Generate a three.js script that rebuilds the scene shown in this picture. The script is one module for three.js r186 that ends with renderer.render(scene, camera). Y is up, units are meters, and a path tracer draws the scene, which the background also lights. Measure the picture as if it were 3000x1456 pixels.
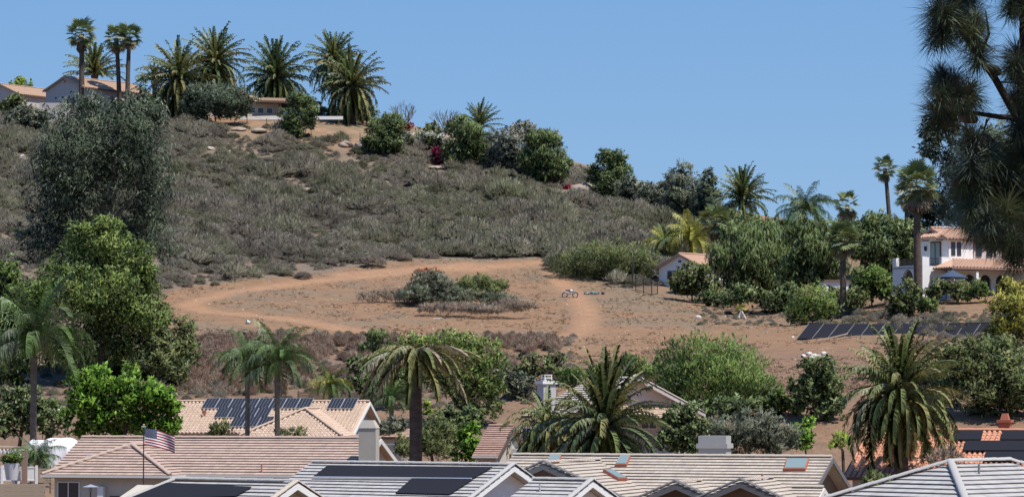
import * as THREE from 'three';
import { mergeGeometries } from 'three/addons/utils/BufferGeometryUtils.js';

// ---------------------------------------------------------------- camera, sky, sun, exposure
const F = 9000, W0 = 3000, H0 = 1456, HOR = 1170, CAMY = 20;      // photograph's pixels; long lens
const PITCH = Math.atan((HOR - H0 / 2) / F);
const scene = new THREE.Scene();
const camera = new THREE.PerspectiveCamera(2 * Math.atan(H0 / 2 / F) * 180 / Math.PI, W0 / H0, 0.5, 8000);
camera.position.set(0, CAMY, 0);
camera.rotation.set(PITCH, 0, 0);
scene.add(camera);
const renderer = new THREE.WebGLRenderer({ antialias: true });
renderer.setSize(1024, 496);
renderer.toneMapping = THREE.LinearToneMapping;
renderer.toneMappingExposure = 1.25;
renderer.shadowMap.enabled = true;

const SUN = new THREE.Vector3(0.37, 0.89, 0.29).normalize();
const sun = new THREE.DirectionalLight(new THREE.Color().setRGB(1.0, 0.945, 0.86), 4.9);
sun.position.set(0, 20, -300).addScaledVector(SUN, 400);
sun.target.position.set(0, 20, -300);
sun.castShadow = true;
sun.shadow.mapSize.set(4096, 4096);
Object.assign(sun.shadow.camera, { left: -260, right: 260, top: 260, bottom: -260, near: 10, far: 900 });
scene.add(sun, sun.target);

{ // clear summer sky: one smooth gradient from the pale horizon to the deep zenith
  const w = 64, h = 512, data = new Float32Array(w * h * 4);
  const stops = [[-90, .25, .24, .23], [-2, .33, .40, .48], [-1, .36, .545, .76], [3, .30, .50, .755], [6, .235, .435, .735], [9, .185, .385, .715], [20, .12, .30, .66], [50, .075, .21, .56], [90, .06, .17, .50]];
  for (let j = 0; j < h; j++) {
    const el = (j + 0.5) / h * 180 - 90;
    let k = 0; while (k < stops.length - 2 && el > stops[k + 1][0]) k++;
    const a = stops[k], b = stops[k + 1], t = Math.min(1, Math.max(0, (el - a[0]) / (b[0] - a[0])));
    for (let i = 0; i < w; i++) {
      const o = (j * w + i) * 4;
      for (let c = 0; c < 3; c++) data[o + c] = 0.8 * (a[c + 1] + (b[c + 1] - a[c + 1]) * t);
      data[o + 3] = 1;
    }
  }
  const sky = new THREE.DataTexture(data, w, h, THREE.RGBAFormat, THREE.FloatType);
  sky.mapping = THREE.EquirectangularReflectionMapping;
  sky.magFilter = sky.minFilter = THREE.LinearFilter;
  sky.needsUpdate = true;
  scene.background = sky; scene.environment = sky;
}

// ---------------------------------------------------------------- helpers
function rng(seed) { let a = seed >>> 0; return () => { a = (a + 0x6D2B79F5) | 0; let t = Math.imul(a ^ (a >>> 15), 1 | a); t = (t + Math.imul(t ^ (t >>> 7), 61 | t)) ^ t; return ((t ^ (t >>> 14)) >>> 0) / 4294967296; }; }
const V = (x, y, z) => new THREE.Vector3(x, y, z);
const lerp = (a, b, t) => a + (b - a) * t;
const clamp = (x, a, b) => Math.min(b, Math.max(a, x));
const smooth = (a, b, x) => { const t = clamp((x - a) / (b - a), 0, 1); return t * t * (3 - 2 * t); };
const cP = Math.cos(PITCH), sP = Math.sin(PITCH);
function ray(px, py) { const x = (px - W0 / 2) / F, y = (H0 / 2 - py) / F; return V(x, y * cP + sP, y * sP - cP); }
function at(px, py, d) { const r = ray(px, py); return V(0, CAMY, 0).addScaledVector(r, d / -r.z); }          // a photo point at depth d
function project(x, y, z) { const a = y - CAMY, yy = a * cP + z * sP, zz = -a * sP + z * cP; return [W0 / 2 + F * x / -zz, H0 / 2 - F * yy / -zz]; }
const ppm = d => F / d;                                                                                       // photo pixels per metre
// hash noise
function hash(i, j) { let n = Math.imul(i, 374761393) + Math.imul(j, 668265263) | 0; n = Math.imul(n ^ (n >>> 13), 1274126177); return ((n ^ (n >>> 16)) >>> 0) / 4294967296; }
function noise(x, y) { const i = Math.floor(x), j = Math.floor(y), u = x - i, v = y - j, a = u * u * (3 - 2 * u), b = v * v * (3 - 2 * v); return lerp(lerp(hash(i, j), hash(i + 1, j), a), lerp(hash(i, j + 1), hash(i + 1, j + 1), a), b); }
function fbm(x, y, o = 4) { let s = 0, a = 0.5, t = 0; for (let k = 0; k < o; k++) { s += a * noise(x, y); t += a; a *= 0.5; x = x * 2.03 + 17.1; y = y * 2.03 + 9.7; } return s / t; }
const names = new Map();
function numbered(n) { const k = names.get(n) || 0; names.set(n, k + 1); return k ? `${n}_${String(k).padStart(3, '0')}` : n; }
function shade(o) { o.castShadow = true; o.receiveShadow = true; return o; }
function thing(name, label, category, pos, turn = 0, group) {
  const o = new THREE.Group(); o.name = numbered(name); scene.add(o);
  o.position.copy(pos); o.rotation.y = turn; o.userData = { label, category }; if (group) o.userData.group = group;
  return o;
}
function part(parent, name, geo, mat, label) { const m = shade(new THREE.Mesh(geo, mat)); m.name = name; parent.add(m); if (label) m.userData.label = label; return m; }
function lone(name, label, category, geo, mat, pos, group) { const m = shade(new THREE.Mesh(geo, mat)); m.name = numbered(name); if (pos) m.position.copy(pos); m.userData = { label, category }; if (group) m.userData.group = group; scene.add(m); return m; }
function copyOf(t, label, pos, turn, group, scale) { const c = t.clone(); c.name = numbered(t.name.replace(/_\d{3}$/, '')); c.userData = { ...t.userData, label: label || t.userData.label }; if (group) c.userData.group = group; c.position.copy(pos); c.rotation.y = turn; if (scale) c.scale.setScalar(scale); scene.add(c); return c; }
const C = (r, g, b) => new THREE.Color().setRGB(r, g, b);
const std = (r, g, b, rough = 0.85, metal = 0, extra) => new THREE.MeshStandardMaterial({ color: C(r, g, b), roughness: rough, metalness: metal, side: THREE.DoubleSide, ...extra });
function box(sx, sy, sz, x = 0, y = 0, z = 0) { const g = new THREE.BoxGeometry(sx, sy, sz); g.translate(x, y, z); return g; }
// tileable value-noise texture; f(v, i, j, n) -> [r,g,b] in 0..1 (sRGB multiplied over the colour)
function tileNoise(n, f, srgb = true) {
  const d = new Uint8Array(n * n * 4);
  const tn = (x, y, p, s) => { const i = Math.floor(x), j = Math.floor(y), u = x - i, v = y - j, a = u * u * (3 - 2 * u), b = v * v * (3 - 2 * v), m = q => ((q % p) + p) % p; return lerp(lerp(hash(m(i) + s, m(j)), hash(m(i + 1) + s, m(j)), a), lerp(hash(m(i) + s, m(j + 1)), hash(m(i + 1) + s, m(j + 1)), a), b); };
  for (let j = 0; j < n; j++) for (let i = 0; i < n; i++) {
    const c = f((p, s = 0) => tn(i / n * p, j / n * p, p, s * 997), i / n, j / n), o = (j * n + i) * 4;
    for (let k = 0; k < 3; k++) d[o + k] = clamp(c[k], 0, 1) * 255;
    d[o + 3] = 255;
  }
  const t = new THREE.DataTexture(d, n, n); t.wrapS = t.wrapT = THREE.RepeatWrapping; t.magFilter = THREE.LinearFilter; t.minFilter = THREE.LinearMipmapLinearFilter; t.generateMipmaps = true;
  if (srgb) t.colorSpace = THREE.SRGBColorSpace; t.needsUpdate = true; return t;
}

// ---------------------------------------------------------------- terrain: a smooth sheet through measured ground points
const k0 = 1.16459;                                                // overview pixels -> photograph pixels
const ctrl = [];
const cp = (px, py, d) => { const p = at(px * k0, py * k0, d); ctrl.push([p.x, d, p.y]); };
// crest of the hill
[[-60, 300, 480], [60, 292, 478], [200, 300, 476], [380, 290, 472], [480, 300, 466], [600, 292, 468], [720, 294, 468], [850, 305, 466], [960, 345, 458], [1080, 385, 450], [1190, 418, 444], [1290, 440, 440], [1380, 462, 436], [1480, 488, 432], [1560, 508, 428], [1680, 545, 418], [1800, 580, 408], [1950, 600, 402], [2150, 600, 398], [2400, 600, 392], [2650, 600, 390]].forEach(a => cp(...a));
// hill face
[[20, 450, 420], [60, 600, 370], [20, 720, 335], [440, 400, 432], [440, 550, 392], [450, 650, 358], [600, 450, 428], [620, 580, 390], [700, 340, 452], [800, 480, 425], [820, 600, 388], [960, 420, 440], [1000, 540, 406], [1000, 620, 384], [1200, 500, 420], [1200, 600, 393], [1400, 520, 416], [1420, 600, 394], [1600, 590, 396], [1650, 640, 384]].forEach(a => cp(...a));
// edge of the scrub, clearing, track
[[400, 735, 334], [520, 716, 342], [690, 702, 350], [900, 668, 362], [1100, 652, 370], [1250, 655, 371], [1385, 650, 373], [420, 780, 316], [560, 790, 312], [700, 770, 322], [900, 770, 324], [1000, 760, 328], [1200, 760, 330], [1430, 745, 338], [1560, 745, 340], [1650, 752, 338], [500, 840, 292], [700, 850, 289], [900, 850, 290], [1100, 860, 288], [1300, 860, 290], [1450, 850, 294], [1600, 820, 307], [1800, 800, 310], [1900, 830, 298], [2000, 870, 283], [2150, 870, 280], [1700, 880, 284], [1950, 920, 268], [2150, 940, 262], [1450, 910, 276], [1300, 930, 268]].forEach(a => cp(...a));
// bank behind the near gardens
[[420, 930, 264], [700, 930, 264], [900, 930, 263], [430, 990, 250], [800, 990, 250], [1000, 1020, 244], [1250, 1040, 240], [1450, 1010, 246], [1650, 990, 250], [1900, 1010, 246], [2050, 1060, 232], [2400, 1040, 235], [2560, 1050, 232], [60, 960, 250], [200, 960, 252]].forEach(a => cp(...a));
// the right-hand terraces: little house, villa, rack
[[1680, 735, 352], [1800, 755, 346], [1900, 770, 336], [2000, 800, 318], [2150, 800, 306], [2300, 750, 312], [2450, 740, 312], [2560, 740, 312], [2250, 800, 296], [2450, 795, 288], [2350, 754, 300], [2420, 757, 300], [2490, 757, 300], [2570, 757, 300], [2350, 835, 284], [2500, 850, 281], [2300, 880, 274], [2550, 880, 274], [1750, 690, 362], [2100, 700, 340], [2400, 680, 338]].forEach(a => cp(...a));
// level ground of the near houses, the camera's own slope, and beyond the crest
for (const x of [-60, -30, 0, 30, 60]) { ctrl.push([x, 0, 14.5], [x, 40, 13.6], [x, 90, 12], [x, 140, 12], [x, 190, 12.6]); ctrl.push([x, 222, 14.6]); }
for (const x of [-110, -55, 0]) ctrl.push([x, 520, 61.5], [x, 600, 52]);
for (const x of [55, 110]) ctrl.push([x, 480, 44], [x, 600, 36]);
ctrl.push([-110, 300, 32], [-110, 400, 46], [-90, 200, 15], [110, 200, 15], [110, 300, 29], [110, 400, 44]);
const TPS = (() => {
  const n = ctrl.length, s = 100, N = n + 3, A = [], U = r2 => r2 < 1e-12 ? 0 : r2 * Math.log(r2);
  for (let i = 0; i < N; i++) A.push(new Float64Array(N + 1));
  for (let i = 0; i < n; i++) {
    for (let j = 0; j < n; j++) { const dx = (ctrl[i][0] - ctrl[j][0]) / s, dy = (ctrl[i][1] - ctrl[j][1]) / s; A[i][j] = U(dx * dx + dy * dy); }
    A[i][i] += 0.004;
    A[i][n] = A[n][i] = 1; A[i][n + 1] = A[n + 1][i] = ctrl[i][0] / s; A[i][n + 2] = A[n + 2][i] = ctrl[i][1] / s; A[i][N] = ctrl[i][2];
  }
  for (let c = 0; c < N; c++) {
    let p = c; for (let r = c + 1; r < N; r++) if (Math.abs(A[r][c]) > Math.abs(A[p][c])) p = r;
    [A[c], A[p]] = [A[p], A[c]];
    for (let r = c + 1; r < N; r++) { const f = A[r][c] / A[c][c]; if (f) for (let k = c; k <= N; k++) A[r][k] -= f * A[c][k]; }
  }
  const w = new Float64Array(N);
  for (let r = N - 1; r >= 0; r--) { let v = A[r][N]; for (let k = r + 1; k < N; k++) v -= A[r][k] * w[k]; w[r] = v / A[r][r]; }
  return (x, d) => { let v = w[n] + w[n + 1] * x / s + w[n + 2] * d / s; for (let i = 0; i < n; i++) { const dx = (x - ctrl[i][0]) / s, dy = (d - ctrl[i][1]) / s; v += w[i] * U(dx * dx + dy * dy); } return v; };
})();
// cache of the sheet on a 3 m raster
const GX0 = -150, GX1 = 150, GD0 = -30, GD1 = 615, GS = 3, gnx = (GX1 - GX0) / GS + 1, gnd_ = Math.floor((GD1 - GD0) / GS) + 1, grid = new Float32Array(gnx * gnd_);
for (let j = 0; j < gnd_; j++) for (let i = 0; i < gnx; i++) grid[j * gnx + i] = TPS(GX0 + i * GS, GD0 + j * GS);
function groundY(x, d) {
  const cx = clamp(x, GX0, GX1 - 0.01), cd = clamp(d, GD0, GD1 - GS - 0.01);
  const fx = (cx - GX0) / GS, fd = (cd - GD0) / GS, i = Math.floor(fx), j = Math.floor(fd), u = fx - i, v = fd - j;
  let y = lerp(lerp(grid[j * gnx + i], grid[j * gnx + i + 1], u), lerp(grid[(j + 1) * gnx + i], grid[(j + 1) * gnx + i + 1], u), v);
  const far = Math.hypot(x - cx, d - cd);
  if (far > 0) y = lerp(y, 5, smooth(0, 400, far));
  const rough = smooth(215, 250, d);
  return y + rough * ((fbm(x / 9, d / 9, 3) - 0.5) * 0.7 + (noise(x / 1.7 + 50, d / 1.7) - 0.5) * 0.14);
}
function hit(px, py) {                                              // where a photo pixel's ray meets the ground
  px *= k0; py *= k0;
  const r = ray(px, py), f = t => CAMY + r.y / -r.z * t - groundY(r.x / -r.z * t, t);
  for (let d = 225; d < 560; d += 1.5) if (f(d) < 0) { let a = d - 1.5, b = d; for (let k = 0; k < 18; k++) { const m = (a + b) / 2; if (f(m) < 0) b = m; else a = m; } return V(r.x / -r.z * b, groundY(r.x / -r.z * b, b), -b); }
  const d = 470; return V(r.x / -r.z * d, groundY(r.x / -r.z * d, d), -d);
}
function stand(px, d) { const x = (px * k0 - W0 / 2) / F * d * 1.0012; return V(x, groundY(x, d), -d); }          // ground under a photo column at depth d
function inPoly(px, py, poly) { let s = false; for (let i = 0, j = poly.length - 1; i < poly.length; j = i++) { const [xi, yi] = poly[i], [xj, yj] = poly[j]; if ((yi > py) !== (yj > py) && px < (xj - xi) * (py - yi) / (yj - yi) + xi) s = !s; } return s; }
const tracks = [
  [[1400, 655], [1330, 664], [1220, 672], [1100, 680], [980, 690], [860, 700], [740, 712], [640, 728], [560, 742], [500, 756], [470, 770]],
  [[470, 770], [520, 784], [600, 790], [680, 798], [760, 808], [840, 822], [920, 836], [1000, 845], [1090, 850], [1180, 860], [1280, 866]],
  [[1400, 655], [1395, 680], [1410, 705], [1440, 735], [1465, 765], [1478, 795], [1470, 825], [1440, 845], [1380, 858], [1280, 866]],
  [[1180, 668], [1080, 676], [960, 684], [860, 692]],
].map(t => t.map(([x, y]) => { const p = hit(x, y); return [p.x, -p.z]; }));
function trackDist(x, d) {
  let best = 1e9;
  for (const t of tracks) for (let i = 0; i + 1 < t.length; i++) {
    const [ax, ay] = t[i], [bx, by] = t[i + 1], ux = bx - ax, uy = by - ay, q = clamp(((x - ax) * ux + (d - ay) * uy) / (ux * ux + uy * uy), 0, 1);
    const e = Math.hypot((x - ax - ux * q), (d - ay - uy * q) * 0.6); if (e < best) best = e;
  }
  return best;
}
const scrubEdge = [[380, 745], [400, 735], [520, 716], [690, 700], [800, 688], [900, 670], [960, 660], [1100, 650], [1250, 655], [1370, 650], [1400, 690], [1540, 712], [1560, 730], [1660, 725], [1800, 650], [1840, 540], [1560, 470], [1480, 440], [1380, 425], [1240, 405], [1080, 388], [980, 372], [840, 362], [700, 335], [560, 322], [400, 310], [0, 290], [-420, 285], [-420, 1000], [380, 1000]];
const zone = (px, py) => inPoly(px, py, scrubEdge) ? 1 : 0;
{
  const xs = [], ds = [];
  for (let x = -2600; x < -160; x += 240) xs.push(x);
  for (let x = -160; x < -96; x += 6) xs.push(x);
  for (let x = -96; x <= 96; x += 0.8) xs.push(x);
  for (let x = 102; x < 160; x += 6) xs.push(x);
  for (let x = 160; x <= 2600; x += 240) xs.push(x);
  for (let d = -400; d < 0; d += 100) ds.push(d);
  for (let d = 0; d < 210; d += 8) ds.push(d);
  for (let d = 210; d < 490; d += 0.8) ds.push(d);
  for (let d = 490; d < 620; d += 8) ds.push(d);
  for (let d = 620; d <= 4200; d += 250) ds.push(d);
  const nx = xs.length, nd = ds.length, pos = new Float32Array(nx * nd * 3), col = new Float32Array(nx * nd * 3), uv = new Float32Array(nx * nd * 2), idx = [];
  for (let j = 0; j < nd; j++) for (let i = 0; i < nx; i++) {
    const x = xs[i], d = ds[j], y = groundY(x, d), o = j * nx + i;
    pos.set([x, y, -d], o * 3); uv.set([x / 4, d / 4], o * 2);
    const n1 = fbm(x / 14, d / 14, 3), n2 = fbm(x / 3 + 40, d / 3, 3), n3 = noise(x / 0.9, d / 0.9);
    let r = 0.325, g = 0.193, b = 0.104;                               // dry orange earth with straw
    const straw = smooth(0.40, 0.68, n1 * 0.55 + n2 * 0.45);
    r = lerp(r, 0.26, straw); g = lerp(g, 0.19, straw); b = lerp(b, 0.12, straw);
    const [px, py] = d > 200 ? project(x, y, -d).map(v => v / k0) : [0, 0];
    if (d > 215 && d < 490) {
      const s = zone(px, py);
      if (s) { const m = 0.6 + 0.3 * n2; r = lerp(r, 0.21, m); g = lerp(g, 0.18, m); b = lerp(b, 0.145, m); }
      { const q = .7 * smooth(840, 890, py + 60 * (n1 - .5)) * smooth(1560, 1760, px + 300 * (n1 - .5)); r = lerp(r, 0.275, q); g = lerp(g, 0.165, q); b = lerp(b, 0.105, q); }          // greyer, bare soil under the rack
      { const q = .75 * smooth(850, 910, py + 60 * (n1 - .5)) * (1 - smooth(1250, 1450, px + 300 * (n1 - .5))); r = lerp(r, 0.235, q); g = lerp(g, 0.158, q); b = lerp(b, 0.11, q); }       // matted dead weeds on the bank
      { const w = smooth(560, 620, px + 90 * (n2 - .5)) * (1 - smooth(1060, 1150, px)) * (1 - smooth(350, 385, py + 40 * (n2 - .5))), q = smooth(0.35, 0.6, n2); r = lerp(r, lerp(0.39, 0.27, q), w); g = lerp(g, lerp(0.245, 0.205, q), w); b = lerp(b, lerp(0.155, 0.12, q), w); }   // thin lawn below the hilltop house
      if (!s) { const t = trackDist(x, d) + (n3 - 0.5) * 0.8, rut = Math.abs(Math.abs(t) - .75) < .3 ? .8 : 1, w = (1 - smooth(0.7, 1.7, t)) * rut; r = lerp(r, 0.45, w); g = lerp(g, 0.26, w); b = lerp(b, 0.145, w); }
    }
    const j2 = 0.86 + 0.28 * n3; col.set([r * j2, g * j2, b * j2], o * 3);
    if (i + 1 < nx && j + 1 < nd) idx.push(o, o + 1, o + nx, o + 1, o + nx + 1, o + nx);
  }
  const g = new THREE.BufferGeometry();
  g.setAttribute('position', new THREE.BufferAttribute(pos, 3)); g.setAttribute('color', new THREE.BufferAttribute(col, 3)); g.setAttribute('uv', new THREE.BufferAttribute(uv, 2));
  g.setIndex(idx); g.computeVertexNormals();
  const tex = tileNoise(512, n => { const a = 0.62 * n(64) + 0.38 * n(160, 3), b = n(14, 5), v = 0.72 + 0.28 * (a * 0.7 + b * 0.3); return [v, v * (0.97 + 0.03 * b), v * (0.95 + 0.05 * a)]; });
  const bump = tileNoise(512, n => { const v = 0.5 * n(40, 1) + 0.5 * n(110, 2); return [v, v, v]; }, false);
  const m = new THREE.MeshStandardMaterial({ vertexColors: true, map: tex, bumpMap: bump, bumpScale: 0.06, roughness: 1 });
  const t = shade(new THREE.Mesh(g, m)); t.name = 'terrain'; t.userData = { kind: 'structure', label: 'dry hillside with bare orange clearing and dirt tracks' }; scene.add(t);
}
// ---------------------------------------------------------------- vegetation builders
const leafMat = new THREE.MeshPhysicalMaterial({ vertexColors: true, roughness: 1, transmission: 0.45, thickness: 0, specularIntensity: 0.25, side: THREE.DoubleSide });
const dryMat = new THREE.MeshPhysicalMaterial({ vertexColors: true, roughness: 1, transmission: 0.4, thickness: 0, specularIntensity: 0.1, side: THREE.DoubleSide });
const barkTex = tileNoise(128, n => { const v = 0.6 + 0.4 * (0.5 * n(24) + 0.5 * n(7, 2)); return [v, v, v]; });
const bark = (r, g, b) => std(r, g, b, 0.95, 0, { map: barkTex });
const barkBrown = bark(0.13, 0.095, 0.07), barkGrey = bark(0.24, 0.21, 0.18), barkDark = bark(0.07, 0.052, 0.042), barkPalm = bark(0.15, 0.105, 0.082), barkPale = bark(0.34, 0.30, 0.26);
class Geo {
  constructor() { this.p = []; this.n = []; this.c = []; this.i = []; }
  get count() { return this.p.length / 3; }
  v(x, y, z, nx, ny, nz, c) { this.p.push(x, y, z); this.n.push(nx, ny, nz); if (c) this.c.push(c[0], c[1], c[2]); return this.p.length / 3 - 1; }
  build() {
    const g = new THREE.BufferGeometry();
    g.setAttribute('position', new THREE.Float32BufferAttribute(this.p, 3));
    g.setAttribute('normal', new THREE.Float32BufferAttribute(this.n, 3));
    if (this.c.length) g.setAttribute('color', new THREE.Float32BufferAttribute(this.c, 3));
    g.setIndex(this.i); return g;
  }
}
// tapered limb through points with radii
function limb(pts, rad, sides = 7) {
  const g = new THREE.BufferGeometry(), p = [], idx = [], uv = [];
  let len = 0;
  for (let k = 0; k < pts.length; k++) {
    const a = pts[Math.max(0, k - 1)], b = pts[Math.min(pts.length - 1, k + 1)], t = b.clone().sub(a).normalize();
    const e = Math.abs(t.y) > 0.9 ? V(1, 0, 0) : V(0, 1, 0), s = t.clone().cross(e).normalize(), q = t.clone().cross(s);
    if (k) len += pts[k].distanceTo(pts[k - 1]);
    for (let m = 0; m <= sides; m++) {
      const w = m / sides * Math.PI * 2, c = Math.cos(w) * rad[k], d = Math.sin(w) * rad[k];
      p.push(pts[k].x + s.x * c + q.x * d, pts[k].y + s.y * c + q.y * d, pts[k].z + s.z * c + q.z * d); uv.push(m / sides, len * 0.7);
      if (k && m < sides) { const o = (k - 1) * (sides + 1) + m, o2 = o + sides + 1; idx.push(o, o2, o + 1, o + 1, o2, o2 + 1); }
    }
  }
  g.setAttribute('position', new THREE.Float32BufferAttribute(p, 3)); g.setAttribute('uv', new THREE.Float32BufferAttribute(uv, 2)); g.setIndex(idx); g.computeVertexNormals(); return g;
}
const palettes = {
  olive: [[.095, .115, .045], [.075, .10, .04], [.13, .14, .06]], green: [[.085, .128, .034], [.06, .098, .03], [.125, .16, .05]],
  leafy: [[.105, .145, .04], [.075, .115, .034], [.15, .185, .058]], bright: [[.12, .235, .03], [.085, .18, .025], [.18, .29, .05]], dark: [[.058, .085, .036], [.045, .068, .03], [.082, .108, .046]],
  grey: [[.105, .12, .085], [.075, .092, .065], [.15, .16, .12]], euc: [[.066, .088, .058], [.05, .07, .048], [.105, .124, .088]],
  lime: [[.20, .27, .05], [.15, .22, .04], [.26, .32, .07]], silver: [[.14, .145, .115], [.10, .11, .085], [.2, .2, .165]],
  magenta: [[.42, .02, .10], [.30, .02, .07], [.5, .05, .16]], red: [[.40, .06, .03], [.3, .05, .03], [.45, .1, .05]],
  twig: [[.16, .13, .105], [.12, .098, .08], [.21, .17, .14]], yellow: [[.26, .25, .055], [.2, .22, .05], [.32, .29, .08]],
  pepper: [[.085, .115, .045], [.06, .088, .036], [.125, .155, .07]], blossom: [[.35, .32, .25], [.085, .11, .05], [.1, .12, .055]],
};
// leaves in clumps through a set of ellipsoids (local metres): lobes [x,y,z,rx,ry,rz]
for (const k in palettes) palettes[k] = palettes[k].map(c => c.map(v => Math.min(.6, v * (k === 'magenta' || k === 'red' ? 1 : k === 'bright' || k === 'lime' || k === 'yellow' ? 1.75 : 2.25))));
function crownGeo(lobes, o, seed) {
  const R = rng(seed), G = new Geo(), pal = palettes[o.pal], vol = lobes.map(l => Math.pow(l[3] * l[4] * l[5], 2 / 3)), tot = vol.reduce((a, b) => a + b, 0);
  const rs = () => { let x, y, z, q; do { x = R() * 2 - 1; y = R() * 2 - 1; z = R() * 2 - 1; q = x * x + y * y + z * z; } while (q > 1 || q < 1e-4); q = Math.sqrt(q); return [x / q, y / q, z / q]; };
  lobes.forEach((l, li) => {
    const n = Math.round(o.n * vol[li] / tot), per = o.per || 13, clumps = Math.max(3, Math.round(n / per)), mr = (l[3] + l[4] + l[5]) / 3;
    for (let c = 0; c < clumps; c++) {
      const dir = rs(), rr = Math.pow(R(), 0.37) * (0.90 + 0.22 * R()), cx = l[0] + dir[0] * l[3] * rr, cy = l[1] + dir[1] * l[4] * rr, cz = l[2] + dir[2] * l[5] * rr;
      const cr = (o.cr || 0.24) * mr * (0.55 + 0.8 * R()), tone = 0.78 + 0.44 * R(), pc = pal[R() < 0.55 ? 0 : R() < 0.55 ? 1 : 2], sag = o.sag || 0;
      for (let k = 0; k < per; k++) {
        const d = rs(), q = Math.pow(R(), 0.6) * cr, fl = o.flat || 0.75;
        let x = cx + d[0] * q, y = cy + d[1] * q * fl - sag * R() * R() * cr, z = cz + d[2] * q;
        const len = o.leaf * (0.6 + 0.8 * R()), wid = len * (o.asp || 0.5);
        let a = rs(); if (o.droop) { a = [a[0] * (1 - o.droop), a[1] * (1 - o.droop) - o.droop, a[2] * (1 - o.droop)]; } if (o.up) { a = [a[0] * (1 - o.up) + dir[0] * .25, a[1] * (1 - o.up) + o.up, a[2] * (1 - o.up) + dir[2] * .25]; }
        const al = Math.hypot(...a) || 1; a = [a[0] / al, a[1] / al, a[2] / al];
        const e = rs(); let s = [a[1] * e[2] - a[2] * e[1], a[2] * e[0] - a[0] * e[2], a[0] * e[1] - a[1] * e[0]]; const sl = Math.hypot(...s) || 1; s = s.map(v => v / sl);
        let nn = [a[1] * s[2] - a[2] * s[1], a[2] * s[0] - a[0] * s[2], a[0] * s[1] - a[1] * s[0]];
        let ox = (x - l[0]) / l[3], oy = (y - l[1]) / l[4] + 0.25, oz = (z - l[2]) / l[5]; const ol = Math.hypot(ox, oy, oz) || 1;
        if (nn[0] * ox + nn[1] * oy + nn[2] * oz < 0) nn = nn.map(v => -v);
        const bl = 0.68; let N = [nn[0] * (1 - bl) + ox / ol * bl, nn[1] * (1 - bl) + oy / ol * bl, nn[2] * (1 - bl) + oz / ol * bl]; const nl = Math.hypot(...N) || 1; N = N.map(v => v / nl);
        const j = tone * (0.8 + 0.4 * R()), col = [pc[0] * j, pc[1] * j, pc[2] * j];
        const b0 = G.v(x, y, z, ...N, col), b1 = G.v(x + a[0] * len * .5 + s[0] * wid * .5, y + a[1] * len * .5 + s[1] * wid * .5, z + a[2] * len * .5 + s[2] * wid * .5, ...N, col), b2 = G.v(x + a[0] * len, y + a[1] * len, z + a[2] * len, ...N, col), b3 = G.v(x + a[0] * len * .5 - s[0] * wid * .5, y + a[1] * len * .5 - s[1] * wid * .5, z + a[2] * len * .5 - s[2] * wid * .5, ...N, col);
        G.i.push(b0, b1, b2, b0, b2, b3);
      }
    }
  });
  return G.build();
}
let seedNo = 11;
// a tree or bush: lobes given as overview pixels [cx, cy, rx, ry] at depth d; base = ground point
function tree(name, label, cat, base, lobesPx, o) {
  const d = -base.z, R = rng(++seedNo * 7919), m = k0 / ppm(d), t = thing(name, label, cat, base, 0, o.group);
  const lobes = lobesPx.map(([cx, cy, rx, ry], i) => { const p = at(cx * k0, cy * k0, d), rz = Math.sqrt(rx * ry) * m * 0.95; return [p.x - base.x, p.y - base.y, (R() - 0.5) * rz * (i ? 1.1 : 0.3), rx * m * (d > 395 ? 1.2 : 1.08), ry * m * (d > 395 ? 1.2 : 1.08), rz]; });
  if (o.sub !== 0) for (const l of lobes.slice()) { // break every lobe into uneven sprays
    if (Math.min(l[3], l[4]) / m < 14) continue;
    const ns = 5 + Math.floor(R() * 4), q = [l[3], l[4], l[5]]; l[3] *= .84; l[4] *= .84; l[5] *= .84;
    for (let k = 0; k < ns; k++) { const a = R() * 6.283, e = Math.asin(R() * 1.6 - .6), f = .36 + .22 * R(), c = Math.cos(e) * .8; lobes.push([l[0] + Math.cos(a) * c * q[0], l[1] + Math.sin(e) * .8 * q[1], l[2] + Math.sin(a) * c * q[2], q[0] * f, q[1] * f * (o.tall || 1), q[2] * f]); }
  }
  let area = 0; for (const l of lobes) area += l[3] * l[4] * Math.PI;
  const leaf = o.leaf || 0.32, n = Math.round((o.dens || 3.4) * 1.5 * area / (leaf * leaf * (o.asp || 0.5) * 0.5) * 0.55);
  const per = o.per || 13;
  part(t, o.crown || 'crown', crownGeo(lobes, { ...o, leaf, n: Math.min((o.max || 16000) * 1.3, Math.max(160, n)), per }, seedNo * 31 + 5), o.dry ? dryMat : leafMat);
  if (o.trunk !== 0) {
    const cxm = lobes.reduce((a, l) => a + l[0], 0) / lobes.length, low = Math.min(...lobes.map(l => l[1] - l[4])), top = Math.max(...lobes.map(l => l[1])), r = o.trunk || clamp(top * 0.022, 0.05, 0.4);
    const fork = V(cxm * 0.5, Math.max(0.25, lerp(low, top, 0.22)), 0);
    part(t, 'trunk', limb([V(0, -0.3, 0), V(cxm * 0.2, fork.y * 0.5, 0), fork], [r * 1.25, r, r * 0.8]), o.bark || barkBrown);
    lobes.slice(0, lobesPx.length).slice(0, 9).forEach(l => part(t, 'branch', limb([fork, V(lerp(fork.x, l[0], .5) + (R() - .5) * .3, lerp(fork.y, l[1], .6), l[2] * .5), V(l[0], l[1] + l[4] * 0.4, l[2])], [r * .7, r * .4, r * .1], 5), o.bark || barkBrown));
  }
  return t;
}
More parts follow.
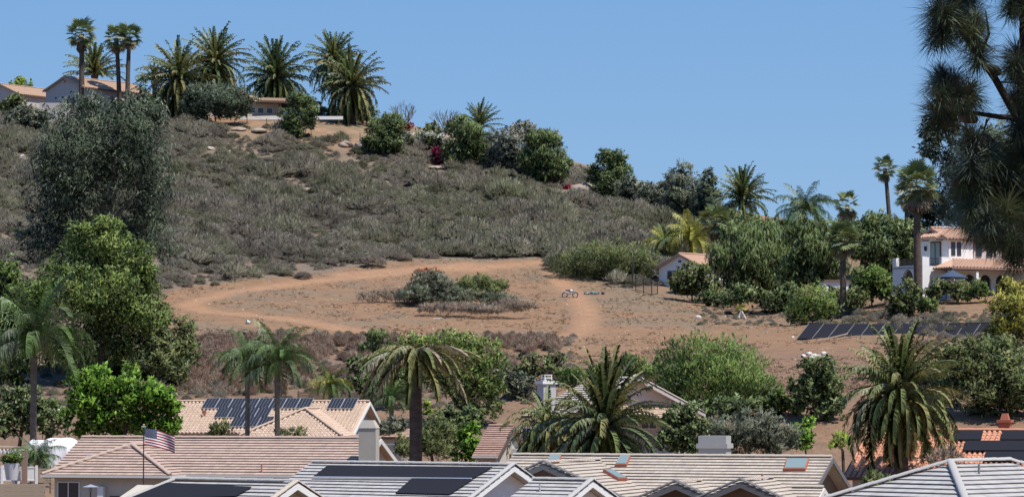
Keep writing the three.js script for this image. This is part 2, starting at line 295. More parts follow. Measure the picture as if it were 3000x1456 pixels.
// ---- palms
const pf = (r, g, b) => new THREE.MeshPhysicalMaterial({ color: C(r, g, b), roughness: .8, transmission: .4, thickness: 0, specularIntensity: .4, side: THREE.DoubleSide });
const frondMats = { green: pf(.205, .255, .088), olive: pf(.30, .295, .115), deep: pf(.12, .175, .075), gold: pf(.42, .42, .08), tan: pf(.42, .34, .23), queen: pf(.15, .255, .075), fan: pf(.20, .25, .09), fanDead: pf(.30, .23, .15) };
// pinnate frond leaving the origin along +x; elev0 start angle, bend total droop
function frondGeo({ len, elev, bend, n, leaf, wid, vee = 0.5, hang = 0, fwd = 0.7, rach = 0.035, start = 0.12, seed = 1 }) {
  const R = rng(seed), G = new Geo(), S = 14, pts = [];
  let x = 0, y = 0; const side = (R() - .5) * 0.15;
  for (let k = 0; k <= S; k++) { const s = k / S, th = elev - bend * Math.pow(s, 1.35); pts.push([x, y, side * s * s * len, th]); x += Math.cos(th) * len / S; y += Math.sin(th) * len / S; }
  const samp = s => { const f = clamp(s * S, 0, S - 1e-4), k = Math.floor(f), u = f - k, a = pts[k], b = pts[k + 1]; return [lerp(a[0], b[0], u), lerp(a[1], b[1], u), lerp(a[2], b[2], u), lerp(a[3], b[3], u)]; };
  for (let k = 0; k < S; k++) { // rachis: a thin three-sided bar
    const a = pts[k], b = pts[k + 1], ra = rach * (1 - k / S * 0.85), rb = rach * (1 - (k + 1) / S * 0.85);
    for (let m = 0; m < 3; m++) { const w0 = m / 3 * 6.283, w1 = (m + 1) / 3 * 6.283, q = (p, r, w) => { const nx = -Math.sin(p[3]) * Math.sin(w), ny = Math.cos(p[3]) * Math.sin(w), nz = Math.cos(w); return G.v(p[0] + nx * r, p[1] + ny * r, p[2] + nz * r, nx, ny, nz); };
      const i0 = q(a, ra, w0), i1 = q(a, ra, w1), i2 = q(b, rb, w0), i3 = q(b, rb, w1); G.i.push(i0, i2, i1, i1, i2, i3); }
  }
  for (let k = 0; k < n; k++) for (const sd of [-1, 1]) {
    const s = start + (1 - start) * (k + 0.3 * R()) / n, p = samp(s), L = leaf * (0.35 + 0.65 * Math.sin(Math.PI * Math.pow(lerp(0.12, 0.97, s), 0.8))) * (0.85 + 0.3 * R()), tx = Math.cos(p[3]), ty = Math.sin(p[3]), vv = vee * (0.7 + 0.6 * R()) * (R() < (hang ? 0.35 : 0) ? -0.6 : 1);
    // direction: forward along the rachis, out to the side, up along the frond's own normal
    let dx = tx * fwd - ty * vv, dy = ty * fwd + tx * vv, dz = sd; const dl = Math.hypot(dx, dy, dz); dx /= dl; dy /= dl; dz /= dl;
    const mx = p[0] + dx * L * .5, my = p[1] + dy * L * .5 - hang * L * .12, mz = p[2] + dz * L * .5, ex = p[0] + dx * L * (1 - hang * .35), ey = p[1] + dy * L * (1 - hang * .3) - (hang * .75 + .05) * L, ez = p[2] + dz * L * (1 - hang * .35);
    const nx = -ty + dx * .1, ny = tx, nz = -sd * vee * .6, nl = Math.hypot(nx, ny, nz), N = [nx / nl, ny / nl, nz / nl], hw = wid / 2;
    const a = G.v(p[0] - tx * hw, p[1] - ty * hw, p[2], ...N), b = G.v(p[0] + tx * hw, p[1] + ty * hw, p[2], ...N), c = G.v(mx - tx * hw, my - ty * hw, mz, ...N), e = G.v(mx + tx * hw, my + ty * hw, mz, ...N), f = G.v(ex, ey, ez, ...N);
    G.i.push(a, b, c, b, e, c, c, e, f);
  }
  return G.build();
}
const frondCache = new Map();
function frondSet(key, make) { if (!frondCache.has(key)) frondCache.set(key, make()); return frondCache.get(key); }
function palmTrunk(h, r0, r1, lean, head, headR, sides = 10) {
  const pts = [], rad = [], n = 9;
  for (let k = 0; k <= n; k++) { const s = k / n; pts.push(V(lean * s * s, -0.4 + (h + 0.4) * s, 0)); rad.push(lerp(r0, r1, s) * (1 + 0.04 * Math.sin(k * 2.4)) + (s > 0.86 ? headR * (s - 0.86) / 0.14 : 0) + (s < .08 ? r0 * .25 : 0)); }
  return limb(pts, rad, sides);
}
// date palm; R is the crown's radius in metres
function datePalm(label, base, h, Rc, o = {}) {
  const t = thing('date_palm', label, 'palm tree', base, 0, o.group), R = rng(++seedNo * 131), near = o.near, L = Rc * (near ? 1.12 : 1.2);
  part(t, 'trunk', palmTrunk(h, o.r0 || 0.42, o.r1 || 0.36, o.lean || 0, h, 0.32), barkPalm);
  const top = V(o.lean || 0, h, 0), rows = o.rows || [[1.42, 7, .55], [1.2, 10, .75], [.95, 12, .95], [.68, 14, 1.1], [.4, 15, 1.2], [.12, 15, 1.2], [-.2, 14, 1.05], [-.55, 12, .75], [-.95, 9, .4]];
  rows.forEach(([el, n, bd], ri) => {
    const set = frondSet(`date${near ? 'n' : 'f'}${o.kind || ''}${ri}`, () => [0, 1, 2].map(v => frondGeo({ len: 1, elev: el, bend: bd * (o.bend || 1.5) * (0.85 + 0.3 * v / 2), n: near ? 44 : 26, leaf: .155, wid: near ? .021 : .031, vee: .45, hang: .6, fwd: .9, rach: .009, seed: ri * 7 + v + 3 })));
    for (let k = 0; k < n; k++) {
      const f = part(t, 'frond', set[Math.floor(R() * 3)], frondMats[o.mats ? o.mats[Math.floor(R() * o.mats.length)] : R() < .5 ? 'green' : R() < .55 ? 'olive' : 'deep']);
      f.position.copy(top).add(V(0, (R() - .5) * .3 - ri * .06, 0)); f.rotation.set((R() - .5) * .2, (k + R() * .7) / n * 6.283 + ri * .7, (R() - .5) * .14); f.scale.setScalar(L * (.86 + .28 * R()));
    }
  });
  if (o.fruit) for (let k = 0; k < o.fruit; k++) { const g = frondSet('fruit', () => { const q = rng(5), gs = []; for (let i = 0; i < 34; i++) { const s = new THREE.IcosahedronGeometry(.05 + .03 * q(), 0); s.translate((q() - .5) * .45, (q() - .5) * .4, (q() - .5) * .45); gs.push(s); } return mergeGeometries(gs); });
    const a = (k + .2 * R()) / o.fruit * 6.283 + .5, f = part(t, 'fruit_cluster', g, fruitMat); f.position.copy(top).add(V(Math.cos(a) * Rc * .3, .15 - R() * .22 * Rc, Math.sin(a) * Rc * .3)); f.scale.set(1.7, 1.6, 1.7); }
  return t;
}
const fruitMat = std(.52, .30, .035, .6);
function queenPalm(label, base, h, Rc, o = {}) {
  const t = thing('queen_palm', label, 'palm tree', base, 0, o.group), R = rng(++seedNo * 137), lean = o.lean || 0;
  part(t, 'trunk', palmTrunk(h, o.r0 || .19, o.r1 || .15, lean, h, .05), o.bark || barkGrey);
  const shaft = part(t, 'crownshaft', limb([V(lean, h - .1, 0), V(lean, h + .5, 0), V(lean, h + 1.1, 0)], [o.r1 || .16, .2, .06]), frondMats.queen);
  const rows = [[1.35, 4, 1.1], [1.05, 6, 1.75], [.75, 7, 2.0], [.4, 6, 2.0], [.05, 4, 1.6]];
  rows.forEach(([el, n, bd], ri) => {
    const set = frondSet(`queen${o.kind || ''}${ri}`, () => [0, 1, 2].map(v => frondGeo({ len: 1, elev: el, bend: bd * (.85 + .15 * v), n: 54, leaf: .26, wid: .0115, vee: .5, hang: .85, fwd: .5, rach: .008, seed: 50 + ri * 7 + v })));
    for (let k = 0; k < n; k++) {
      const f = part(t, 'frond', set[Math.floor(R() * 3)], frondMats[o.mats ? o.mats[Math.floor(R() * o.mats.length)] : R() < .7 ? 'queen' : 'deep']);
      f.position.set(lean, h + .75, 0); f.rotation.set((R() - .5) * .3, (k + R() * .8) / n * 6.283 + ri * .9, (R() - .5) * .2); f.scale.setScalar(Rc * 1.25 * (.8 + .35 * R()));
    }
  });
  return t;
}
function fanGeo(seed, dead) {
  const R = rng(seed), G = new Geo(), pet = .6, N = 18;
  const droop = dead ? 1.1 : .35;
  { const a = G.v(0, -.012, -.012, 0, 1, 0), b = G.v(0, -.012, .012, 0, 1, 0), c = G.v(pet, .02, .012, 0, 1, 0), d = G.v(pet, .02, -.012, 0, 1, 0); G.i.push(a, b, c, a, c, d); }
  for (let k = 0; k < N; k++) {
    const w = (k / (N - 1) - .5) * 4.0, L = .5 * (.85 + .3 * R()) * (1 - .25 * Math.pow(Math.abs(w) / 2, 2)), cx = Math.cos(w), cz = Math.sin(w), px = -cz, pz = cx, hw = .048, up = (k % 2 ? .018 : -.018);
    const mx = pet + cx * L * .55, my = .02 + up - droop * .07 * L, mz = cz * L * .55, ex = pet + cx * L, ey = .02 - droop * L * (.28 + .4 * R()), ez = cz * L, n = [-.2 * cx, 1, -.2 * cz];
    const a = G.v(pet, .02, 0, ...n), b = G.v(mx + px * hw, my, mz + pz * hw, ...n), c = G.v(mx - px * hw, my, mz - pz * hw, ...n), e = G.v(ex, ey, ez, ...n);
    G.i.push(a, b, c, b, e, c);
  }
  return G.build();
}
function fanPalm(label, base, h, Rc, o = {}) {
  const t = thing('fan_palm', label, 'palm tree', base, 0, o.group), R = rng(++seedNo * 139), lean = o.lean || 0;
  part(t, 'trunk', palmTrunk(h, o.r0 || .3, o.r1 || .2, lean, h, .06), o.bark || barkPalm);
  const live = frondSet('fan', () => [1, 2, 3].map(v => fanGeo(v, false))), dead = frondSet('fanDead', () => [4, 5].map(v => fanGeo(v, true)));
  const add = (set, mat, el, tw, y, s, nm) => { const f = part(t, nm, set[Math.floor(R() * set.length)], mat); f.position.set(lean, h + y, 0); f.rotation.order = 'YZX'; f.rotation.set((R() - .5) * .9, tw, el); f.scale.setScalar(Rc * s); return f; };
  const n = Math.round((o.n || 40) * .85);
  for (let k = 0; k < n; k++) { const s = (k + .5) / n, el = Math.asin(lerp(1, -.75, s)) + (R() - .5) * .2; add(live, frondMats[R() < .6 ? 'fan' : R() < .5 ? 'olive' : 'deep'], el, k * 2.399 + R() * .4, .25 - s * .45, .82 + .3 * R(), 'frond'); }
  const nd = Math.round((o.dead ?? 14) * .55);
  for (let k = 0; k < nd; k++) add(dead, frondMats.fanDead, -.55 - R() * .75, k * 2.399, -.3 - R() * .35, .7 + .25 * R(), 'dead_frond');
  return t;
}
// ---------------------------------------------------------------- planting
const yAt = (py, d) => at(0, py * k0, d).y;                               // height of a photo row at depth d
const onPx = (px, py) => hit(px, py);
// -- palms on the crest
{
  const g1 = 'date palms along the hilltop';
  const dp = (label, px, cy, d, r, o = {}) => { const b = stand(px, d), m = k0 / ppm(d); return datePalm(label, b, yAt(cy, d) - b.y, r * m, { group: g1, ...o }); };
  dp('date palm half hidden behind the gabled hilltop house', 233, 188, 500, 74, { rows: [[1.42, 8, .3], [1.2, 10, .45], [.95, 11, .6], [.68, 10, .7], [.4, 10, .7]] });
  dp('shaggy low date palm beside the round olive-green hilltop tree', 445, 198, 468, 88, { mats: ['green', 'olive', 'deep', 'olive'] });
  dp('tall date palm rising behind the shaggy low one', 536, 158, 474, 84);
  dp('broad date palm standing over the low hilltop roof', 690, 196, 482, 88, { mats: ['green', 'deep', 'deep'] });
  dp('taller of two crowded date palms beside the carport', 838, 158, 472, 74, { mats: ['green', 'olive', 'deep'] });
  dp('lower of two crowded date palms beside the carport', 884, 218, 466, 86, { mats: ['green', 'olive', 'olive', 'deep'] });
  dp('young trunkless date palm above the pepper trees on the crest', 1206, 318, 452, 58, { rows: [[1.42, 6, .5], [1.1, 8, .8], [.8, 9, .9], [.5, 8, .9], [.2, 8, .9]] });
  dp('date palm above the yellow feather palms near the little white house', 1870, 500, 392, 74, { rows: [[1.42, 8, .5], [1.2, 10, .7], [.95, 12, .9], [.68, 12, 1.0], [.4, 12, 1.1], [.12, 12, 1.1], [-.3, 8, 1.]] });
  dp('grey leggy date palm tucked behind the shaggy one', 385, 205, 480, 42, { mats: ['deep', 'olive'], rows: [[1.2, 8, .7], [.8, 10, .9], [.4, 10, 1], [0, 8, .9]] });
  const fp = (label, px, cy, d, r, o = {}) => { const b = stand(px, d), m = k0 / ppm(d); return fanPalm(label, b, yAt(cy, d) - b.y, r * m, { group: 'tall fan palms', ...o }); };
  fp('tallest fan palm, leaning its ragged head over the gabled hilltop house', 201, 86, 466, 42, { lean: -.1, r0: .5, r1: .34, dead: 18 });
  fp('slightly leaning fan palm with its head against its twin', 296, 96, 468, 36, { lean: -.55, r0: .4, r1: .3, dead: 12 });
  fp('straight fan palm twinned with a leaning one on the crest', 316, 92, 466, 37, { lean: .25, r0: .4, r1: .3, dead: 10 });
  fp('small fan palm at the end of the gabled hilltop roof', 350, 213, 470, 22, { n: 26, dead: 4 });
  fp('fan palm standing at the corner of the little white house', 1803, 556, 348, 46, { r0: .34, r1: .26, dead: 18 });
  fp('young fan palm with a ragged head behind a stouter one', 2133, 516, 372, 38, { dead: 14, n: 26, r0: .3, r1: .24 });
  fp('stout fan palm in front of the long low white shed', 2122, 602, 306, 46, { dead: 12, n: 52, r0: .34, r1: .28 });
  fp('thin distant fan palm against the open sky', 2241, 424, 380, 32, { lean: -.6, dead: 10, n: 34, r0: .3, r1: .24 });
  fp('tall thick fan palm growing by the villa terrace', 2310, 468, 302, 62, { lean: -.05, dead: 40, n: 54, r0: .42, r1: .3 });
  fp('slim fan palm hiding behind the tall thick one', 2283, 492, 340, 36, { dead: 16, n: 24 });
  const qp = (label, px, cy, d, r, o = {}) => { const b = stand(px, d), m = k0 / ppm(d); return queenPalm(label, b, yAt(cy, d) - b.y - .7, r * m, { group: 'queen palms', ...o }); };
  qp('airy blue-green queen palm above the pepper trees', 2026, 535, 360, 76, { r0: .3, r1: .26, bark: barkBrown, mats: ['queen', 'deep'] });
  qp('yellow feather palm behind the little white house', 1738, 606, 372, 76, { mats: ['gold', 'gold', 'gold', 'queen'] });
  qp('small yellowing feather palm beside the black mesh fence', 1672, 618, 374, 58, { mats: ['gold', 'gold', 'queen'] });
  // near gardens
  qp('queen palm with a pale ringed trunk under the big green trees', 85, 868, 200, 150, { r0: .24, r1: .2, mats: ['queen', 'queen', 'deep'] });
  qp('queen palm in front of the panelled roof, one frond hanging low', 623, 912, 195, 80, { r0: .16, r1: .15 });
  qp('queen palm with widest fronds in front of the panelled roof', 698, 920, 193, 102, { r0: .18, r1: .16 });
  qp('small queen palm in the shade beside the flat-topped palm', 985, 1010, 232, 62, { mats: ['queen', 'deep'] });
  qp('small queen palm drooping by the board fence', 832, 975, 236, 56, { mats: ['queen', 'gold'] });
  dp('grand date palm with orange fruit before the orange tiled roof', 2265, 1012, 165, 172, { near: 1, fruit: 9, r0: .46, r1: .36, mats: ['green', 'olive', 'green'], group: 'garden date palms', bend: 1.3, kind: 'g', rows: [[1.45, 11, .4], [1.25, 14, .7], [1.0, 16, 1.15], [.75, 18, 1.6], [.45, 20, 1.75], [.15, 18, 1.7], [-.15, 12, 1.5], [-.45, 7, 1.1]] });
  dp('wide date palm with stiff upright fronds behind the skylit roof', 1522, 1072, 172, 164, { near: 1, mats: ['green', 'deep', 'olive'], group: 'garden date palms', bend: 1.35, kind: 'h', rows: [[1.45, 12, .25], [1.28, 14, .35], [1.05, 12, .6], [.8, 13, .9], [.5, 14, 1.05], [.2, 14, 1.1], [-.1, 14, 1.0], [-.45, 14, .7], [-.8, 10, .5]] });
  dp('open date palm with two fruit bunches beside the wide one', 1378, 1085, 180, 124, { near: 1, fruit: 2, mats: ['green', 'olive', 'green'], group: 'garden date palms', kind: 'h2', rows: [[1.3, 6, .7], [1.05, 9, 1.2], [.7, 10, 1.5], [.3, 11, 1.7], [-.1, 11, 1.4], [-.5, 8, .9]] });
  const fl = dp('flat-topped date palm cropped above, with drooping faded fronds', 1046, 884, 186, 150, { near: 1, r0: .44, r1: .36, bend: 1.05, mats: ['olive', 'tan', 'olive', 'green'], group: 'garden date palms', kind: 'flat', rows: [[.2, 15, .95], [.1, 14, 1.25], [-.05, 13, 1.35], [-.3, 9, 1.1]] });
}
// -- trees and large bushes (overview pixels)
const B = (px, d) => stand(px, d);
tree('eucalyptus_tree', 'huge grey-green weeping eucalyptus on the hillside', 'tree', B(250, 318), [[280, 312, 125, 80], [225, 286, 56, 46], [335, 280, 66, 46], [195, 370, 90, 105], [355, 370, 90, 115], [270, 460, 160, 110], [150, 480, 50, 90], [400, 460, 45, 100], [120, 600, 72, 60], [230, 590, 130, 80], [380, 590, 62, 85]], { pal: 'euc', leaf: .46, asp: .24, droop: .5, sag: 1.8, dens: 4.2, cr: .24, max: 44000, bark: barkPale, tall: 1.3 });
tree('green_tree', 'tall bright green tree below the grey eucalyptus', 'tree', B(250, 252), [[250, 598, 66, 46], [200, 650, 96, 62], [310, 662, 80, 62], [130, 715, 62, 56], [240, 745, 140, 76], [345, 715, 46, 50], [320, 830, 90, 76], [220, 850, 110, 80]], { pal: 'leafy', leaf: .32, asp: .36, dens: 3, sag: .7, droop: .25, cr: .32, max: 34000 });
tree('green_tree', 'lower green tree with weeping sprays beside the tall bright one', 'tree', B(40, 250), [[20, 720, 60, 55], [60, 790, 80, 70], [0, 850, 70, 80], [110, 860, 70, 70], [30, 930, 70, 60]], { pal: 'green', leaf: .4, asp: .35, droop: .4, sag: 1.2, dens: 3.6, max: 20000 });
tree('dark_tree', 'shaded dark tree behind the bright round garden tree', 'tree', B(330, 258), [[330, 920, 90, 70], [230, 950, 100, 60], [120, 980, 80, 60], [390, 950, 50, 60]], { pal: 'pepper', leaf: .4, asp: .45, dens: 3.2, max: 12000 });
tree('olive_bush', 'grey-green upright bush at the edge of the dead weeds', 'bush', onPx(445, 945), [[450, 870, 48, 62], [425, 920, 45, 50], [405, 790, 28, 36]], { pal: 'olive', leaf: .34, asp: .4, up: .35, dens: 3.4 });
tree('jacaranda_tree', 'bright green round garden tree behind the flagpole', 'tree', B(305, 206), [[255, 975, 62, 46], [335, 985, 70, 55], [215, 1030, 52, 48], [300, 1045, 84, 50], [390, 1045, 48, 46], [245, 1080, 70, 34], [370, 1085, 66, 32], [430, 1080, 30, 26], [400, 1000, 36, 34]], { pal: 'bright', leaf: .3, asp: .42, up: .2, dens: 3.4, cr: .3, max: 18000 });
tree('garden_shrub', 'dark shrub mass around the pale ringed palm trunk', 'bush', B(40, 214), [[30, 1050, 60, 60], [120, 1060, 46, 50], [60, 1010, 55, 40]], { pal: 'pepper', leaf: .3, dens: 3.2 });
tree('round_tree', 'round olive-green tree with short trunk under the hilltop palms', 'tree', onPx(541, 316), [[545, 250, 68, 45], [500, 265, 38, 36], [585, 262, 38, 36]], { pal: 'euc', leaf: .42, asp: .35, droop: .3, dens: 4 });
tree('pepper_tree', 'small upright green tree on the hilltop lawn before the carport', 'tree', onPx(757, 346), [[752, 285, 34, 42], [755, 255, 26, 22], [745, 318, 28, 22]], { pal: 'pepper', leaf: .4, asp: .32, droop: .5, sag: .9, dens: 4 });
tree('pepper_tree', 'dark pepper tree by the wire fence on the hilltop slope', 'tree', onPx(965, 388), [[967, 330, 42, 36], [950, 355, 30, 26], [990, 350, 24, 30]], { pal: 'pepper', leaf: .42, asp: .3, droop: .5, sag: .9, dens: 4 });
tree('oleander_hedge', 'flowering oleander hedge between two hilltop pepper trees', 'hedge', onPx(1066, 380), [[1040, 350, 34, 22], [1080, 358, 40, 20], [1112, 362, 24, 18]], { pal: 'blossom', leaf: .4, asp: .45, dens: 4, trunk: 0, crown: 'foliage' });
tree('pepper_tree', 'broad pepper tree above the magenta bougainvillea', 'tree', onPx(1182, 424), [[1180, 355, 54, 48], [1160, 325, 34, 26], [1210, 385, 36, 34], [1150, 385, 28, 32]], { pal: 'pepper', leaf: .45, asp: .28, droop: .6, sag: 1.1, dens: 4 });
tree('silver_tree', 'silvery round eucalyptus between two pepper trees', 'tree', onPx(1288, 440), [[1290, 360, 56, 44], [1320, 335, 36, 26], [1270, 395, 42, 32]], { pal: 'silver', leaf: .42, asp: .4, dens: 3.4 });
tree('pepper_tree', 'leaning pepper tree with dark crown on the crest', 'tree', onPx(1362, 468), [[1370, 385, 52, 50], [1392, 425, 38, 34], [1345, 420, 36, 36], [1360, 345, 28, 20]], { pal: 'pepper', leaf: .45, asp: .28, droop: .6, sag: 1.1, dens: 4.2 });
tree('crest_bush', 'sparse twiggy bush poking out behind the leaning pepper tree', 'bush', B(1405, 446), [[1405, 360, 16, 22], [1412, 390, 12, 20]], { pal: 'silver', leaf: .4, asp: .2, dens: 1.2 });
tree('upright_tree', 'lone upright tree by the pale boulders on the crest', 'tree', onPx(1532, 498), [[1540, 450, 42, 46], [1536, 405, 24, 26], [1560, 425, 20, 24], [1500, 445, 24, 20]], { pal: 'pepper', leaf: .42, asp: .32, up: .4, dens: 4 });
tree('crest_bush', 'low crest bush beside the lone upright tree', 'bush', B(1592, 424), [[1590, 478, 34, 28], [1618, 490, 30, 24]], { pal: 'grey', leaf: .38, dens: 3 });
tree('crest_bush', 'low crest bush in front of the tall narrow crest tree', 'bush', B(1655, 420), [[1650, 486, 40, 28], [1630, 505, 30, 22], [1685, 500, 34, 28]], { pal: 'grey', leaf: .38, dens: 3 });
tree('crest_tree', 'tall narrow shaggy tree on the crest near the date palm', 'tree', B(1715, 414), [[1718, 468, 46, 42], [1700, 515, 44, 42], [1745, 500, 36, 46]], { pal: 'grey', leaf: .42, asp: .3, up: .4, dens: 3.6 });
tree('crest_tree', 'dark blue-green tree against the date palm on the crest', 'tree', B(1778, 410), [[1775, 470, 26, 38], [1790, 510, 32, 36], [1760, 530, 24, 24]], { pal: 'euc', leaf: .42, asp: .4, dens: 3.8 });
tree('pepper_tree', 'largest weeping pepper tree beside the little white house', 'tree', B(1905, 342), [[1890, 600, 74, 52], [1940, 640, 90, 70], [1850, 640, 56, 52], [1900, 700, 92, 52], [1990, 650, 56, 56], [2000, 715, 62, 42]], { pal: 'pepper', leaf: .5, asp: .24, droop: .65, sag: 1.5, dens: 4, cr: .28, max: 24000 });
tree('pepper_tree', 'second weeping pepper tree below the airy queen palm', 'tree', B(2060, 330), [[2050, 600, 64, 48], [2080, 650, 56, 56], [2035, 680, 60, 50]], { pal: 'pepper', leaf: .5, asp: .26, droop: .6, sag: 1.3, dens: 4 });
tree('dark_tree', 'dark low trees in the shade under the pepper branches', 'tree', onPx(1935, 790), [[1880, 745, 60, 26], [1950, 755, 60, 30], [1990, 745, 34, 30]], { pal: 'pepper', leaf: .4, dens: 3.2 });
tree('pepper_tree', 'rounded pepper tree between the fan palms and the villa', 'tree', B(2230, 338), [[2240, 575, 62, 42], [2190, 610, 60, 48], [2275, 620, 50, 60], [2220, 660, 62, 48], [2150, 590, 40, 36]], { pal: 'pepper', leaf: .48, asp: .3, droop: .45, sag: 1, dens: 4 });
tree('green_bush', 'wide round willow-green bush above the black panel rack', 'bush', onPx(2046, 815), [[2045, 765, 60, 46], [2010, 790, 34, 28], [2080, 780, 34, 34]], { pal: 'leafy', leaf: .38, asp: .28, up: .35, dens: 4, sub: 0 });
tree('green_bush', 'leafy citrus tree in front of the villa terrace', 'bush', onPx(2195, 772), [[2190, 695, 48, 34], [2215, 725, 46, 34], [2165, 730, 34, 30]], { pal: 'green', leaf: .36, asp: .5, dens: 3.8 });
tree('green_bush', 'grey-olive bush at the foot of the tall thick palm', 'bush', onPx(2283, 795), [[2280, 745, 36, 42], [2262, 770, 28, 26]], { pal: 'olive', leaf: .36, dens: 3.6 });
tree('box_hedge', 'clipped green cushion hedge on the villa bank', 'hedge', onPx(2342, 792), [[2340, 770, 26, 20]], { pal: 'green', leaf: .22, dens: 4, trunk: 0, cr: .2, crown: 'foliage' });
tree('box_hedge', 'sunlit clipped shrub below the navy umbrella', 'hedge', B(2358, 298), [[2358, 724, 32, 24], [2350, 742, 22, 14]], { pal: 'olive', leaf: .26, dens: 4, trunk: .08, crown: 'foliage' });
tree('box_hedge', 'middle clipped shrub of three in front of the patio', 'hedge', B(2412, 298), [[2412, 728, 38, 26], [2420, 746, 26, 14]], { pal: 'olive', leaf: .26, dens: 4, trunk: .08, crown: 'foliage' });
tree('box_hedge', 'darkest clipped shrub of three in front of the patio', 'hedge', B(2466, 298), [[2464, 734, 32, 24]], { pal: 'green', leaf: .24, dens: 4, trunk: 0, crown: 'foliage' });
tree('yellow_shrub', 'yellow-green feathery shrub at the end of the black panel rack', 'bush', B(2548, 276), [[2545, 790, 58, 54], [2560, 735, 34, 36], [2510, 830, 32, 30], [2575, 850, 40, 30]], { pal: 'yellow', leaf: .4, asp: .3, up: .4, dens: 2.8 });
tree('broad_tree', 'dark round tree hiding the gable of the little white house', 'tree', onPx(1742, 762), [[1740, 690, 42, 32], [1722, 720, 42, 30], [1762, 722, 44, 34]], { pal: 'olive', leaf: .4, asp: .5, dens: 3.8 });
tree('dark_shrub', 'low dark shrubs beside the fan palm trunk', 'bush', onPx(1812, 772), [[1815, 755, 34, 20], [1780, 745, 26, 16]], { pal: 'pepper', leaf: .36, dens: 3.4 });
tree('scrub_thicket', 'broad olive thicket beside the dirt track', 'bush', onPx(1480, 702), [[1430, 665, 52, 34], [1500, 650, 66, 42], [1570, 655, 60, 44], [1625, 665, 32, 38], [1540, 685, 70, 24]], { pal: 'olive', leaf: .42, asp: .2, up: .45, dens: 3.2, trunk: .06, cr: .22, sub: 0 });
tree('eucalyptus_tree', 'loose grey eucalyptus rising behind the villa', 'tree', B(2420, 345), [[2370, 310, 54, 60], [2345, 370, 40, 50], [2440, 370, 74, 84], [2390, 450, 66, 60], [2480, 480, 74, 80], [2420, 540, 66, 40], [2550, 420, 50, 110], [2540, 560, 50, 50]], { pal: 'euc', leaf: .5, asp: .3, droop: .4, sag: .7, dens: 2.0, cr: .22, bark: barkPale, max: 18000 });
tree('distant_tree', 'pale green treetop showing above the far hilltop roof', 'tree', B(52, 520), [[42, 212, 24, 14], [70, 214, 12, 10]], { pal: 'lime', leaf: .4, dens: 3 });
tree('hill_shrub', 'green shrub in front of the far hilltop house', 'bush', B(50, 462), [[45, 258, 22, 16], [20, 270, 24, 16]], { pal: 'olive', leaf: .4, dens: 3.2, trunk: 0, crown: 'foliage' });
tree('hill_shrub', 'dark shrub below the retaining wall of the gabled house', 'bush', onPx(40, 330), [[40, 300, 40, 24], [90, 300, 30, 24]], { pal: 'grey', leaf: .42, dens: 3, trunk: 0, crown: 'foliage' });
tree('bougainvillea', 'magenta bougainvillea below the broad pepper tree', 'bush', onPx(1108, 416), [[1108, 392, 19, 19], [1100, 404, 14, 10]], { pal: 'magenta', leaf: .34, dens: 3.4, trunk: 0, crown: 'foliage' });
tree('bougainvillea', 'small magenta bougainvillea by the pale boulders', 'bush', onPx(1424, 476), [[1426, 470, 10, 6]], { pal: 'magenta', leaf: .3, dens: 3, trunk: 0, crown: 'foliage' });
tree('flower_bush', 'low red-orange flowering bush under the leaning pepper tree', 'bush', onPx(1388, 472), [[1390, 462, 24, 6]], { pal: 'red', leaf: .3, dens: 2.6, trunk: 0, crown: 'foliage' });
tree('flower_bush', 'red flowering bush beside the leafless trees', 'bush', B(1024, 452), [[1024, 320, 14, 12]], { pal: 'red', leaf: .3, dens: 2, trunk: 0, crown: 'foliage' });
tree('crest_bush', 'dark green bush behind the oleander hedge', 'bush', B(1080, 455), [[1085, 325, 24, 16], [1140, 330, 24, 16]], { pal: 'olive', leaf: .4, dens: 3.2 });
tree('dark_shrub', 'low bush at the base of the stout fan palm', 'bush', onPx(2125, 790), [[2105, 752, 34, 26], [2150, 750, 32, 28], [2125, 770, 40, 20]], { pal: 'olive', leaf: .34, dens: 3.6 });
// near bank
tree('green_mound', 'big rounded olive-green bush behind the flat-topped palm', 'bush', onPx(1180, 1075), [[1050, 865, 72, 26], [1140, 868, 80, 36], [1215, 910, 62, 55], [1180, 960, 80, 55], [1215, 1000, 56, 50], [1170, 1050, 50, 38], [1080, 930, 60, 40]], { pal: 'leafy', leaf: .3, asp: .4, up: .2, dens: 3.6, cr: .2, max: 30000, sub: 0 });
tree('green_mound', 'great round dark green bush beside the back gable', 'bush', onPx(1790, 1035), [[1760, 905, 90, 62], [1850, 915, 72, 58], [1790, 960, 132, 58], [1700, 950, 52, 46], [1880, 975, 62, 46], [1930, 985, 44, 36], [1760, 1010, 100, 30]], { pal: 'green', leaf: .34, asp: .26, up: .55, dens: 3.8, cr: .22, max: 28000, sub: 0 });
tree('dark_bush', 'dark upright bush with paler tips beside the grand palm', 'bush', onPx(2055, 1060), [[2065, 945, 46, 50], [2040, 990, 50, 46], [2060, 1030, 54, 36], [2085, 975, 36, 50]], { pal: 'pepper', leaf: .3, dens: 3.4 });
tree('bank_hedge', 'wide grey-green thicket below the black panel rack', 'hedge', onPx(2480, 1050), [[2420, 900, 84, 46], [2500, 912, 90, 64], [2570, 950, 60, 80], [2450, 980, 90, 56], [2530, 1020, 80, 44]], { pal: 'olive', leaf: .32, asp: .35, dens: 3.2, cr: .2, max: 18000, trunk: .08 });
tree('grey_bush', 'wide soft grey bush behind the skylit roof', 'bush', B(1880, 205), [[1830, 1090, 52, 44], [1895, 1090, 62, 52], [1955, 1110, 46, 42], [1860, 1125, 90, 30]], { pal: 'grey', leaf: .26, asp: .22, up: .5, dens: 3, cr: .24 });
